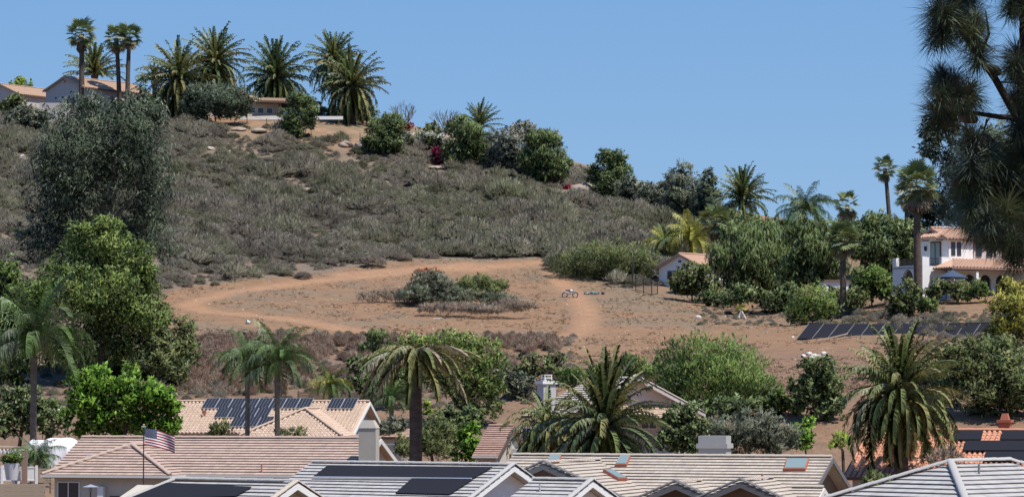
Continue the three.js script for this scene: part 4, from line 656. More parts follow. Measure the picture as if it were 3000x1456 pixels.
// a gabled block: ridge along x at (y=yr, z=zr)
function gable(g, x0, x1, yr, zr, rf, rb, p, o) {
  const A = V(x0, yr - p * rf, zr + rf), Bq = V(x1, yr - p * rf, zr + rf), Cq = V(x1, yr, zr), Dq = V(x0, yr, zr);
  const nb = planeN(Dq, Cq, V(x0, yr - p * rb, zr - rb));
  const back = slab(g, 'back_roof', [V(x1, yr - p * rb, zr - rb), V(x0, yr - p * rb, zr - rb), Dq, Cq], nb, -.14, .05, o.tile);
  const roof = o.style === 'barrel' ? barrelRoof(g, A, Bq, Cq, Dq, o.tiles || [o.tile], { single: o.single || 0 }) : flatRoof(g, A, Bq, Cq, Dq, o.tile);
  if (o.caps !== false) caps(roof, V(x0 + .05, yr + .05, zr), V(x1 - .05, yr + .05, zr), o.cap || o.tile);
  const ov = o.ov ?? .45, ox = o.ox ?? .4, b = o.base ?? 0, wf = zr + rf - ov, wb = zr - rb + ov;
  if (o.wall) solidWall(g, x0 + ox, x1 - ox, [[wf, b], [wf, yr - p * (rf - ov) - .17], [zr, yr - .17], [wb, yr - p * (rb - ov) - .17], [wb, b]], o.wall);
  if (o.gutter) part(g, 'gutter', box(x1 - x0, .12, .1, (x0 + x1) / 2, yr - p * rf - .03, zr + rf + .06), o.gutter);
  if (o.fascia) for (const xx of o.ends || [x1]) { const sg = xx === x1 ? 1 : -1; for (const [zz, rr] of [[1, rf], [-1, rb]]) { const f = [V(xx, yr - p * rr, zr + zz * rr), V(xx, yr, zr), V(xx + sg * .05, yr, zr), V(xx + sg * .05, yr - p * rr, zr + zz * rr)]; slab(g, 'barge_board', f, V(0, 1, 0), -.24, .02, o.fascia); } if (o.rakeTile) { for (const [zz, rr] of [[1, rf], [-1, rb]]) caps(roof, V(xx - sg * .03, yr - p * rr + .06, zr + zz * rr), V(xx - sg * .03, yr + .08, zr), o.rakeTile); } }
  return { roof, A, n: planeN(A, Bq, Cq) };
}
function frontWin(g, x, y, z, w, h, frame = MT.trim, mull = 1) { const f = part(g, 'window', box(w + .12, h + .12, .08, x, y, z + .02), frame); part(f, 'pane', box(w, h, .03, x, y, z + .055), MT.glass); for (let k = 1; k <= mull; k++) part(f, 'mullion', box(.05, h, .03, x - w / 2 + w * k / (mull + 1), y, z + .075), frame); return f; }
function sideWin(g, x, y, z, w, h, sg, frame = MT.trim, mull = 1) { const f = part(g, 'window', box(.08, h + .12, w + .12, x + sg * .02, y, z), frame); part(f, 'pane', box(.03, h, w, x + sg * .055, y, z), MT.glass); for (let k = 1; k <= mull; k++) part(f, 'mullion', box(.03, h, .05, x + sg * .075, y, z - w / 2 + w * k / (mull + 1)), frame); return f; }

// --- A: long house with the pinkish tile roof behind the flagpole
{
  const h = 4.9, g = houseAt('tile_roofed_house', 'long house with pinkish-brown flat tile roof behind the flagpole', 1115, 1287, 165, 17.5, h), p = .417, x0 = solveX(g, h, 0, 237);
  const m = gable(g, x0, 0, h, 0, 4.5, 4.5, p, { tile: MT.pink, wall: MT.cream, gutter: MT.gutter, fascia: MT.gutter, ends: [0], base: -.6 });
  const ya = h - .38, za = 3.0, r = 3.62, xc = solveX(g, ya, za, 384), ey = ya - p * r;
  const Fl = V(xc - r, ey, za + r), Fr = V(xc + r, ey, za + r), ap = V(xc, ya, za);
  const fr = flatRoof(g, Fl, Fr, ap, ap.clone(), MT.pink);
  const sr = flatRoof(g, Fr, V(xc + r, ey, 4.2), V(xc, ya, .9), ap, MT.pink);
  flatRoof(g, V(xc - r, ey, 4.2), Fl, ap, V(xc, ya, .9), MT.pink);
  caps(fr, off(Fl, V(0, 1, 0), .08), off(ap, V(0, 1, 0), .1), MT.pink); caps(fr, off(Fr, V(0, 1, 0), .08), off(ap, V(0, 1, 0), .1), MT.pink); caps(sr, off(ap, V(0, 1, 0), .1), V(xc, ya + .1, .9), MT.pink);
  part(g, 'wall', box(2 * r - 1, ey + .6, 3.2, xc, ey / 2 - .38, za + r - 2.1), MT.cream); const wz = za + r - .5;
  part(g, 'gutter', box(2 * r + .1, .13, .11, xc, ey - .03, za + r + .06), MT.gutter);
  part(g, 'gutter', box(.11, .13, 2.4, xc + r + .05, ey - .03, za + r - 1.2), MT.gutter);
  const wx = solveX(g, 2, wz, 199); frontWin(g, wx, 2.15, wz, 1.15, .95);
  const cx = solveX(g, 2, wz, 300); part(g, 'porch_column', box(.34, 2.6, .34, cx, 1.15, wz + .25), MT.trim); part(g, 'door', box(.95, 2.1, .05, solveX(g, 2, wz, 345), .9, wz + .03), MT.brown); part(g, 'wall_lamp', box(.12, .25, .14, solveX(g, 2, wz, 363), 1.85, wz + .07), MT.black);
  const w2 = solveX(g, 2, 4.05, 415); frontWin(g, w2, 1.9, 4.06, 1.5, 1.0);
  // chimney with tapered top
  const chx = solveX(g, h - 1, 2.9, 1080), ch = part(g, 'chimney', box(.95, 2.55, .62, chx, 4.25, 2.9), MT.chim), topY = 5.52;
  part(ch, 'chimney_cap', prism8([V(chx - .5, topY, 2.55), V(chx + .5, topY, 2.55), V(chx + .5, topY, 3.25), V(chx - .5, topY, 3.25), V(chx - .28, topY + .42, 2.7), V(chx + .28, topY + .42, 2.7), V(chx + .28, topY + .42, 3.1), V(chx - .28, topY + .42, 3.1)]), MT.chim);
  part(g, 'vent_pipe', new THREE.CylinderGeometry(.04, .04, .5, 8).translate(solveX(g, 3, 4.2, 765), 3.4, 4.2), MT.terra);
  part(g, 'roof_vent', box(.3, .1, .22, solveX(g, 3.4, 4.6, 256), 4.05, 4.35), MT.gutter);
  // lean-to roof at the gable end
  flatRoof(g, V(.3, 2.2, -3.6), V(2.4, 2.2, -3.6), V(2.4, 3.0, -5.6), V(.3, 3.0, -5.6), MT.beige);
}
// --- B: long beige roof with skylights and three front gables
{
  const h = 4.9, g = houseAt('tile_roofed_house', 'long house with beige flat tile roof and skylights', 2441, 1342, 148, 14, h), p = .417, x0 = solveX(g, h, 0, 1503), rf = 5.2;
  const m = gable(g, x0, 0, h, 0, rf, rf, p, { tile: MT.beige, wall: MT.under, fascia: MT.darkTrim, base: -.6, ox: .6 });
  const wing = (pxTop, z0, pxAp, lab) => {
    const y = h - p * z0, xt = solveX(g, y, z0, pxTop); let za = z0 + .5; for (; za < 16; za += .05) { const w = V(xt, y, za).applyMatrix4(g.matrixWorld); if (project(w.x, w.y, w.z)[0] <= pxAp) break; }
    const r = rf - z0, ey = y - p * r, f = za + .05;
    const R_ = flatRoof(g, V(xt + r, ey, f), V(xt + r, ey, rf), V(xt, y, z0), V(xt, y, f), MT.beige);
    flatRoof(g, V(xt - r, ey, rf), V(xt - r, ey, f), V(xt, y, f), V(xt, y, z0), MT.beige);
    caps(R_, V(xt, y + .07, z0), V(xt, y + .07, f), MT.beige);
    for (const s of [-1, 1]) { slab(g, 'barge_board', [V(xt, y, f), V(xt + s * r, ey, f), V(xt + s * r, ey, f + .05), V(xt, y, f + .05)], V(0, 1, 0), -.26, .0, MT.darkTrim); caps(R_, V(xt + s * r, ey + .08, f - .06), V(xt, y + .1, f - .06), MT.darkTrim); }
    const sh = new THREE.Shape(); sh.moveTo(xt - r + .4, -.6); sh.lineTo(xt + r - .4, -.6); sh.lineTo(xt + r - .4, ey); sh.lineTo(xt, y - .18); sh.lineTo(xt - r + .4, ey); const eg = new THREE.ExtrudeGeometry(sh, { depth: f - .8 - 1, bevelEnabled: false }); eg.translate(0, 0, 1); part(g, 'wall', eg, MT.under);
    return { A: V(xt + r, ey, f), n: planeN(V(xt + r, ey, f), V(xt + r, ey, rf), V(xt, y, z0)) };
  };
  const w1 = wing(1755, .5, 1594); wing(2052, 2.7, 1982); wing(2262, 2.35, 2172);
  const sk = (q, A, n) => { const s = onRoof(g, 'skylight', q, A, n, .05, .2, MT.terra); s.name = 'skylight'; const c = [0, 0]; q.forEach(a => { c[0] += a[0] / 4; c[1] += a[1] / 4; }); onRoof(s, 'pane', q.map(a => [lerp(a[0], c[0], .1), lerp(a[1], c[1], .1) - 1]), A, n, .2, .23, MT.sky); };
  const skp = (q, A, n) => { const s = onRoof(g, 'skylight', q, A, n, .03, .2, MT.terra); const c = V(0, 0, 0), P4 = q.map(a => pick(g, a[0], a[1], A, n)); P4.forEach(v => c.addScaledVector(v, .25)); slab(s, 'pane', P4.map(v => v.lerp(c, .08)), n, .2, .225, MT.sky); };
  skp([[1605, 1361], [1639, 1361], [1646, 1343], [1613, 1343]], m.A, m.n); skp([[1804, 1371], [1837, 1371], [1849, 1344], [1819, 1344]], m.A, m.n); skp([[2299, 1384], [2362, 1384], [2373, 1353], [2308, 1353]], m.A, m.n);
  skp([[1808, 1412], [1836, 1412], [1790, 1386], [1764, 1386]], w1.A, w1.n);
  const cx = solveX(g, h + .4, -2, 2095), ch = part(g, 'chimney', box(1.42, 2.6, .9, cx, h - .9, -2), MT.chimGrey); part(ch, 'chimney_cap', box(1.6, .24, 1.08, cx, h + .52, -2), MT.chimGrey); part(ch, 'chimney_hood', box(1.42, .38, .9, cx, h + .83, -2), MT.chimGrey);
  part(g, 'vent_pipe', new THREE.CylinderGeometry(.05, .05, .5, 8).translate(solveX(g, 3.5, 3, 2235), 3.95, 3), MT.terra);
  // low lean-to past the gable end
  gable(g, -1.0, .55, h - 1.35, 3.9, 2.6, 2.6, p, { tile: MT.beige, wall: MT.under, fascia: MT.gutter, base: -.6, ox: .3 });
  flatRoof(g, V(.2, 1.9, -1), V(3.2, 1.9, -1), V(3.2, 2.9, -3.4), V(.2, 2.9, -3.4), MT.beige);
}
// --- C: grey roof with black water-heating mats, gable turned to the sun
{
  const h = 4.7, g = houseAt('tile_roofed_house', 'grey tile roofed house with white gable and black pool-heating mats', 1505, 1366, 138, 34, h), p = .417, x0 = solveX(g, h, 0, 912);
  const m = gable(g, x0, 0, h, 0, 4.8, 4.8, p, { tile: MT.grey, wall: MT.white, fascia: MT.trim, rakeTile: MT.grey, base: -1, ox: .55 });
  onRoof(g, 'heating_mat', [[917, 1405], [1385, 1410], [1444, 1376], [961, 1371]], m.A, m.n, .1, .14, MT.mat);
  onRoof(g, 'heating_mat', [[1160, 1452], [1318, 1456], [1386, 1412], [1207, 1410]], m.A, m.n, .1, .14, MT.mat);
  onRoof(g, 'pipe', [[917, 1408], [1383, 1413], [1385, 1411], [917, 1406]], m.A, m.n, .1, .18, MT.alu);
  const q = at(1735, 1411, 127).applyMatrix4(g.matrixWorld.clone().invert()), wx = solveX(g, q.y, q.z, 1560);
  gable(g, wx, q.x, q.y, q.z, 4.6, 3.6, p, { tile: MT.grey, wall: MT.white, fascia: MT.trim, rakeTile: MT.grey, base: -1, ox: .5 });
  part(g, 'gable_vent', new THREE.CylinderGeometry(.16, .16, .06, 14).rotateZ(Math.PI / 2).translate(q.x - .46, q.y - 1.05, q.z), MT.trim);
  part(g, 'vent_pipe', new THREE.CylinderGeometry(.04, .04, .4, 8).translate(wx + 1.1, q.y - .3, q.z + 1.1), MT.alu);
}
// --- D: corner of a grey roof with a heating mat, in front of the pinkish roof
{
  const h = 4.6, g = houseAt('tile_roofed_house', 'grey tiled roof corner with one wide blue-black heating mat', 869, 1417, 122, 37, h), p = .417, x0 = solveX(g, h, 0, 512), rf = 5;
  const A = V(x0 - 2.6, h - p * rf, rf), Bq = V(0, h - p * rf, rf), Cq = V(0, h, 0), Dq = V(x0, h, 0), n = planeN(A, Bq, Cq), roof = flatRoof(g, A, Bq, Cq, Dq, MT.grey);
  caps(roof, off(A, V(0, 1, 0), .08), V(x0, h + .08, 0), MT.grey); caps(roof, V(x0, h + .08, 0), V(0, h + .08, 0), MT.grey);
  flatRoof(g, V(x0 - 2.6, h - p * rf, -rf), A, Dq, Dq.clone(), MT.grey);
  slab(g, 'back_roof', [V(0, h - p * rf, -rf), V(x0 - 2.6, h - p * rf, -rf), Dq, Cq], planeN(Dq, Cq, V(0, h - p * rf, -rf)), -.14, .05, MT.grey);
  solidWall(g, x0 - 2, -.5, [[rf - .5, -1], [rf - .5, h - p * (rf - .5) - .17], [0, h - .17], [-rf + .5, h - p * (rf - .5) - .17], [-rf + .5, -1]], MT.cream);
  for (const zz of [1, -1]) { slab(g, 'barge_board', [V(0, h - p * rf, zz * rf), V(0, h, 0), V(.05, h, 0), V(.05, h - p * rf, zz * rf)], V(0, 1, 0), -.24, .02, MT.trim); caps(roof, V(-.05, h - p * rf + .06, zz * rf), V(-.05, h + .08, 0), MT.beige); }
  onRoof(g, 'heating_mat', [[352, 1475], [690, 1462], [737, 1435], [476, 1422]], A, n, .1, .14, MT.mat);
}
// --- E: near grey hip roof
{
  const h = 4.6, g = houseAt('tile_roofed_house', 'near grey hip roof with bulky ridge tiles below the grand palm', 2787, 1361, 106, -52, h), p = .417, r = 5.6, L = solveX(g, h, 0, 2960), ey = h - p * r;
  const bl = V(-r, ey, -r), fl = V(-r, ey, r), fr = V(L + r, ey, r), br = V(L + r, ey, -r), a = V(0, h, 0), b = V(L, h, 0);
  const r1 = flatRoof(g, bl, fl, a, a.clone(), MT.grey, .36), r2 = flatRoof(g, fl, fr, b, a, MT.grey, .36); flatRoof(g, fr, br, b, b.clone(), MT.grey, .36); flatRoof(g, br, bl, a, b, MT.grey, .36);
  const u = q => off(q, V(0, 1, 0), .1); caps(r1, u(bl), u(a), MT.grey, .4); caps(r2, u(fl), u(a), MT.grey, .4); caps(r2, u(a), u(b), MT.grey, .4); caps(r2, u(fr), u(b), MT.grey, .4);
  part(g, 'wall', box(L + 2 * r - 1, ey + .8, 2 * r - 1, L / 2, ey / 2 - .5, 0), MT.white);
  part(g, 'vent_pipe', new THREE.CylinderGeometry(.04, .04, .34, 8).translate(solveX(g, h - .4, .9, 2871), h - .15, .9), MT.metal);
}
// --- F: annex with the small salmon roof
{
  const h = 4.6, g = houseAt('annex', 'small annex with salmon tiled roof and white side wall', 1506, 1250, 192, 13, h), p = .417, x0 = solveX(g, h, 0, 1431);
  gable(g, x0, 0, h, 0, 4.3, 3, p, { tile: MT.salmon, wall: MT.cream, gutter: MT.gutter, fascia: MT.brown, base: -.6, ox: .25 });
  part(g, 'side_wall', box(3.4, 3.2, 3, 1.6, 1.6, -1.2), MT.greyWall); sideWin(g, 1, 1.6, .4, 1, 1, 1); frontWin(g, 1.5, 2.2, .31, .8, 1.1); part(g, 'door', box(.5, 1.6, .06, .55, 1.6, .32), MT.black);
  part(g, 'awning', box(1.6, .14, .8, 2, .95, .7), MT.trim);
}
// --- G: house with photovoltaic panels on a barrel-tile roof
{
  const h = 5.0, g = houseAt('panelled_house', 'house with curved tile roof carrying rows of photovoltaic panels', 1083, 1178, 224, 15, h), p = .5, x0 = solveX(g, h, 0, 492), rf = 4.5;
  const tl = [MT.stile, tileMat(.64, .50, .39), tileMat(.54, .40, .30)];
  const m = gable(g, x0, 0, h, 0, rf, rf, p, { tile: MT.stile, tiles: tl, style: 'barrel', single: 150, wall: MT.greyWall, fascia: MT.trim, base: -.8, ox: .6 });
  const ya = h - .55, za = 4.4, r = 3.75, xc = solveX(g, ya, za, 893), ey = ya - p * r, ap = V(xc, ya, za), Fl = V(xc - r, ey, za + r), Fr = V(xc + r, ey, za + r);
  const f = barrelRoof(g, Fl, Fr, ap, ap.clone(), tl, { single: 110 }), s = barrelRoof(g, Fr, V(xc + r, ey, 4.2), V(xc, ya, 1.1), ap, tl, { single: 20 }); barrelRoof(g, V(xc - r, ey, 4.2), Fl, ap, V(xc, ya, 1.1), tl, { single: 20 });
  const u = q => off(q, V(0, 1, 0), .1); caps(f, u(Fl), u(ap), tl[2]); caps(f, u(Fr), u(ap), tl[2]); caps(s, u(ap), V(xc, ya + .1, 1.1), tl[2]);
  part(g, 'wall', box(2 * r - 1, ey + .9, 4.5, xc, ey / 2 - .5, za + r - 2.8), MT.cream); part(g, 'gutter', box(2 * r, .12, .1, xc, ey - .05, za + r + .05), MT.gutter);
  const frameM = MT.alu, e = V(1, 0, 0), up = V(0, p, -1).normalize();
  const put = (px, py, n) => { const o = pick(g, px, py, m.A, m.n); for (let k = 0; k < n; k++) { const c = o.clone().addScaledVector(e, k * 1.03), q = [c.clone(), c.clone().addScaledVector(e, 1.0), c.clone().addScaledVector(e, 1.0).addScaledVector(up, 1.62), c.clone().addScaledVector(up, 1.62)]; const pn = slab(g, 'solar_panel', q, m.n, .14, .18, frameM); const i = q.map((v, j) => v.clone().addScaledVector(e, j === 0 || j === 3 ? .03 : -.03).addScaledVector(up, j < 2 ? .03 : -.03)); slab(pn, 'cell_sheet', i, m.n, .175, .186, MT.panel); for (let w = 1; w < 4; w++) { const a = i[0].clone().addScaledVector(e, .94 * w / 4 - .006), b = a.clone().addScaledVector(e, .012); slab(pn, 'busbar', [a, b, b.clone().addScaledVector(up, 1.56), a.clone().addScaledVector(up, 1.56)], m.n, .186, .189, MT.alu); } } };
  put(588, 1202, 8); put(624, 1229, 4); put(669, 1256, 3); put(956, 1203, 2);
  part(g, 'roof_vent', box(.26, .3, .2, solveX(g, h - 1, 2, 599), h - .75, 2.2), MT.terra);
  const gv = part(g, 'gable_window', box(.06, .8, 1, -.55, h - 1.6, 0), MT.greyWall);
  // low side roof past the gable
  flatRoof(g, V(-.4, 2.4, -1.2), V(2.6, 2.4, -1.2), V(2.6, 3.0, -3.2), V(-.4, 3.0, -3.2), MT.stile); part(g, 'wall', box(2.6, 3.2, 1.6, 1.1, .9, -2.4), MT.cream);
  part(g, 'patio_cover', box(4.2, .12, 2.2, 1.2, 1.95, 4.0), MT.metal); for (const [x, z] of [[-.7, 5], [3.1, 5], [3.1, 3.1]]) part(g, 'post', box(.12, 2.8, .12, x, .55, z), MT.metal);
}
// --- H: back house, gable to the street, behind the wide date palm
{
  const h = 5.4, g = houseAt('gabled_house', 'back house with broad mauve gable behind the wide date palm', 1864, 1104, 220, 60, h), p = .46;
  gable(g, -6, 0, h, 0, 6.2, 5.8, p, { tile: MT.beige, wall: MT.mauve, fascia: MT.mauve, rakeTile: MT.beige, base: -1.2, ox: .8, caps: false });
  const lr = flatRoof(g, V(1.9, 2.3, 3.5), V(1.9, 2.3, -4.5), V(-.8, 3.3, -4.5), V(-.8, 3.3, 3.5), MT.stile);
  const q = at(1601, 1125, 214).applyMatrix4(g.matrixWorld.clone().invert()), turn = new THREE.Group();
  const ch = part(g, 'chimney', box(.98, 4.2, .98, q.x, q.y - 2.05, q.z), MT.greyWall); ch.position.set(0, 0, 0);
  part(ch, 'chimney_cap', box(1.2, .22, 1.2, q.x, q.y + .1, q.z), MT.white);
  for (const [dx, dz] of [[-.26, -.26], [.26, -.26], [.26, .26], [-.26, .26]]) part(ch, 'rack_post', box(.05, .42, .05, q.x + dx, q.y + .42, q.z + dz), MT.white);
  for (const yy of [.28, .42, .62]) part(ch, 'rack_rail', box(.6, .05, .6, q.x, q.y + yy, q.z), MT.white);
  sideWin(g, -.82, 2.2, -1.5, 1.2, 1, 1); frontWin(g, -4, 1.2, 6.7, 1.2, 1);
}
// --- I: orange barrel-tile house behind the grand palm
{
  const h = 5.0, g = houseAt('orange_roofed_house', 'house with bright orange curved tiles and black heating mats', 2545, 1262, 173, 14, h), p = .45, x1 = solveX(g, h, 0, 3060), tl = [MT.orange, tileMat(.70, .36, .24), tileMat(.58, .26, .155)];
  const m = gable(g, 0, x1, h, 0, 5.6, 5.6, p, { tile: MT.orange, tiles: tl, style: 'barrel', single: 290, wall: MT.mauve, gutter: MT.brown, fascia: MT.brown, ends: [0], base: -.6, ox: .4 });
  const mt = q => onRoof(g, 'heating_mat', q, m.A, m.n, .16, .2, MT.mat);
  mt([[2790, 1297], [2878, 1297], [2884, 1270], [2800, 1270]]); mt([[2935, 1297], [3040, 1297], [3046, 1270], [2941, 1270]]); mt([[2826, 1329], [3035, 1329], [3040, 1300], [2832, 1300]]); mt([[2885, 1360], [3030, 1360], [3035, 1332], [2892, 1332]]);
  const cx = solveX(g, h, -.8, 2948), ch = part(g, 'chimney', box(.62, 1.6, .62, cx, h - .2, -.8), MT.terra); part(ch, 'chimney_cap', box(.8, .14, .8, cx, h + .55, -.8), MT.terra); part(ch, 'chimney_pot', prism8([V(cx - .24, h + .62, -1.04), V(cx + .24, h + .62, -1.04), V(cx + .24, h + .62, -.56), V(cx - .24, h + .62, -.56), V(cx - .15, h + .98, -.95), V(cx + .15, h + .98, -.95), V(cx + .15, h + .98, -.65), V(cx - .15, h + .98, -.65)]), MT.terra);
}
// ribbed clay roof for the farther houses: rows of cover tiles run up the slope
function ribRoof(g, A, Bq, Cq, Dq, mat, w = .42) {
  const n = planeN(A, Bq, mix(Cq, Dq, .5)), e = Bq.clone().sub(A), L = e.length(); e.normalize(); const roof = slab(g, 'roof', [A, Bq, Cq, Dq], n, -.16, 0, mat), up = n.clone().cross(e).normalize(); if (up.y < 0) up.negate();
  const len = mix(Cq, Dq, .5).sub(A).dot(up), gs = [], du = Dq.clone().sub(A).dot(e), cu = Cq.clone().sub(Bq).dot(e);
  for (let x = w / 2; x < L; x += w) { let t = 1; if (du > 0 && x < du) t = Math.min(t, x / du); if (cu < 0 && L - x < -cu) t = Math.min(t, (L - x) / -cu); if (t < .05) continue; const c = new THREE.CylinderGeometry(.1, .12, len * t, 6, 1, true, -1.6, 3.2); c.rotateX(0); const b = A.clone().addScaledVector(e, x).addScaledVector(up, len * t / 2); const M = new THREE.Matrix4().makeBasis(e.clone(), up.clone(), n.clone()); c.applyMatrix4(M); c.translate(b.x, b.y, b.z); gs.push(c); }
  const m = part(roof, 'roof_tiles', mergeGeometries(gs), mat); m.userData.kind = 'stuff'; return roof;
}
function ribGable(g, x0, x1, yr, zr, rf, rb, p, tile, wall, base, o = {}) {
  const A = V(x0, yr - p * rf, zr + rf), Bq = V(x1, yr - p * rf, zr + rf), Cq = V(x1, yr, zr), Dq = V(x0, yr, zr), roof = ribRoof(g, A, Bq, Cq, Dq, tile);
  slab(g, 'back_roof', [V(x1, yr - p * rb, zr - rb), V(x0, yr - p * rb, zr - rb), Dq, Cq], planeN(Dq, Cq, V(x0, yr - p * rb, zr - rb)), -.16, .05, tile);
  caps(roof, V(x0, yr + .08, zr), V(x1, yr + .08, zr), tile, .6);
  for (const zz of [[1, rf], [-1, rb]]) { slab(g, 'barge_board', [V(x0, yr - p * zz[1], zr + zz[0] * zz[1]), V(x0, yr, zr), V(x0 - .06, yr, zr), V(x0 - .06, yr - p * zz[1], zr + zz[0] * zz[1])], V(0, 1, 0), -.24, .06, o.barge || tile); }
  const ov = o.ov ?? .4; solidWall(g, x0 + (o.ox ?? .3), x1 - .3, [[zr + rf - ov, base], [zr + rf - ov, yr - p * (rf - ov) - .18], [zr, yr - .18], [zr - rb + ov, yr - p * (rb - ov) - .18], [zr - rb + ov, base]], wall);
  part(g, 'fascia', box(x1 - x0, .16, .06, (x0 + x1) / 2, yr - p * rf - .08, zr + rf + .035), MT.brown);
}
// --- J: the little white house in the trees
{
  const h = 4.2, g = houseAt('cottage', 'little white stucco house with salmon tile roof in the trees', 1988, 744, 354, -50, h), x1 = solveX(g, h, 0, 2110);
  ribGable(g, 0, x1, h, 0, 3.3, 3.6, .44, MT.peach, MT.white, -1.6, { barge: MT.tan });
  sideWin(g, .3, 1.75, -1.1, 1.5, 1.1, -1, MT.trim, 1); part(g, 'gable_vent', box(.06, .22, .4, .27, h - .85, 0), MT.black);
}
// --- K: white villa
{
  const p0 = at(2783, 850, 306), phi = -38 * Math.PI / 180 + Math.atan((2783 - 1500) / F), g = thing('villa', 'white two-storey villa with terracotta roofs and arched terrace', 'house', p0, -phi); g.updateMatrixWorld(true);
  const Y = py => (850 - py) / ppm(306), ey = Y(699), p = .42, hw = 2.45, xr = 9;
  // upper block: gable toward -x, ridge along x
  ribGable(g, -.35, 3.4, ey + p * (hw + .3), -hw, hw + .35, hw + .35, p, MT.peach, MT.white, -3, { ov: .35, ox: .35 });
  ribGable(g, 3.2, xr + 4, ey + p * (hw + .3) - .25, -hw - .2, hw + .3, hw + .3, p, MT.peach, MT.pinkWall, -3, { ov: .3, ox: .1 });
  part(g, 'gable_ornament', box(.08, .4, .3, -.04, ey + .5, -hw), MT.terra);
  // french door with hood on the gable wall, terrace railing
  const dy = Y(774), dz = -2.05, dr = part(g, 'french_door', box(.1, 2.35, 1.7, -.03, dy + 1.17, dz), MT.brown); part(dr, 'pane', box(.03, 2.1, .62, -.1, dy + 1.15, dz - .4), MT.sky); part(dr, 'pane', box(.03, 2.1, .62, -.1, dy + 1.15, dz + .4), MT.sky);
  const hood = ribRoof(g, V(-1.1, dy + 2.75, dz - 1.35), V(-1.1, dy + 2.75, dz + 1.35), V(-.03, dy + 3.3, dz + 1.35), V(-.03, dy + 3.3, dz - 1.35), MT.peach); hood.name = 'door_hood'; for (const s of [-1, 1]) part(hood, 'bracket', box(.8, .12, .1, -.45, dy + 2.5, dz + s * 1.15), MT.brown);
  part(g, 'wall_lantern', new THREE.CapsuleGeometry(.13, .25, 4, 8).translate(-.16, dy + 1.7, dz - 1.55), MT.black);
  // terrace block with arch
  const tx = -3.3, tz0 = -4.9, tz1 = 0, ty = Y(781);
  const outer = new THREE.Shape(); outer.moveTo(0, -3); outer.lineTo(4.9, -3); outer.lineTo(4.9, ty); outer.lineTo(0, ty); const arch = new THREE.Path(); arch.moveTo(1.6, -.7); arch.lineTo(1.6, 1.0); arch.quadraticCurveTo(1.7, 1.9, 2.5, 2.1); arch.quadraticCurveTo(3.3, 1.9, 3.4, 1.0); arch.lineTo(3.4, -.7); arch.closePath(); outer.holes.push(arch);
  const ag = new THREE.ExtrudeGeometry(outer, { depth: .35, bevelEnabled: false }); ag.rotateY(-Math.PI / 2); ag.translate(tx + .35, 0, tz0); part(g, 'terrace_wall', ag, MT.white);
  part(g, 'terrace_wall', box(3.3, ty + 3, .3, tx / 2 + .2, ty / 2 - 1.5, tz1 - .15), MT.white); part(g, 'terrace_floor', box(3.3, .2, 4.8, tx / 2, ty - .12, -2.45), MT.white); part(g, 'terrace_wall', box(3.2, ty + 3, .3, tx / 2, ty / 2 - 1.5, tz0 + .2), MT.white);
  for (const [z, w] of [[tz0 + .3, .6], [tz1 - .35, .7]]) part(g, 'parapet_pier', box(.36, .95, w, tx + .18, ty + .47, z), MT.white);
  part(g, 'parapet', box(.34, .1, 4.6, tx + .18, ty + .05, -2.4), MT.white); part(g, 'parapet_pier', box(.5, .9, .34, tx + .6, ty + .45, tz1 - .17), MT.white); part(g, 'parapet_pier', box(1.1, .95, .34, -.35, ty + .47, tz1 - .17), MT.white);
  const rl = part(g, 'railing', box(.04, .05, 3.4, tx + .18, ty + .8, -2.5), MT.black); for (let k = 0; k <= 22; k++) part(rl, 'baluster', box(.03, .75, .03, tx + .18, ty + .43, -4.2 + k * .155), MT.black);
  const rl2 = part(g, 'railing', box(1.9, .05, .04, -1.85, ty + .8, tz1 - .17), MT.black); for (let k = 0; k <= 12; k++) part(rl2, 'baluster', box(.03, .75, .03, -2.75 + k * .15, ty + .43, tz1 - .17), MT.black);
  // upper windows on the long wall
  for (const [px, w] of [[2790, .5], [2807, .5], [2845, .75], [2868, .75], [2900, .8], [2975, .8]]) frontWin(g, solveX(g, ey - .9, -.05, px + 4), ey - 1.0, px > 2830 ? -.17 : -.02, w * .8, 1.25, MT.brown, 0);
  // patio: hipped lean-to roof on columns, arched back wall, white end wing
  const re = Y(785) - .1, rt = Y(757), z2 = 3.3, xA = -2.2, xB = 7.2;
  ribRoof(g, V(xA, re, z2), V(xB, re, z2), V(xB, rt, -.1), V(.6, rt, -.1), MT.peach); ribRoof(g, V(xA, re, .2), V(xA, re, z2), V(.6, rt, -.1), V(.55, rt, -.12), MT.peach);
  part(g, 'patio_beam', box(xB - xA, .28, .2, (xA + xB) / 2, re - .2, z2 - .2), MT.brown); part(g, 'patio_ceiling', box(xB + 2, .06, 3, 2.4, re - .1, 1.6), MT.brown);
  for (const x of [xA + .3, xA + 3.3]) part(g, 'column', box(.3, re + .6, .3, x, re / 2 - .4, z2 - .3), MT.white);
  const bw = new THREE.Shape(); bw.moveTo(-.5, -3); bw.lineTo(xB, -3); bw.lineTo(xB, re); bw.lineTo(-.5, re); for (const cx of [2.2, 4.2, 6.2]) { const a = new THREE.Path(); a.moveTo(cx - .7, -.6); a.lineTo(cx - .7, .9); a.absarc(cx, .9, .7, Math.PI, 0, true); a.lineTo(cx + .7, -.6); a.closePath(); bw.holes.push(a); }
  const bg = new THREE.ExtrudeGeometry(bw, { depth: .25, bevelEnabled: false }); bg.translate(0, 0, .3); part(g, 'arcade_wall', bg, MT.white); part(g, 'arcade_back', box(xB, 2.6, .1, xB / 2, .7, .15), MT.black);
  solidWall(g, xB, xB + 3.4, [[z2 + .6, -3], [z2 + .6, re - .1], [-.2, rt + .5], [-.2, -3]], MT.white, 'end_wing'); ribRoof(g, V(xB - .3, re, z2 + .9), V(xB + 3.6, re, z2 + .9), V(xB + 3.6, rt + .65, -.2), V(xB - .3, rt + .65, -.2), MT.peach);
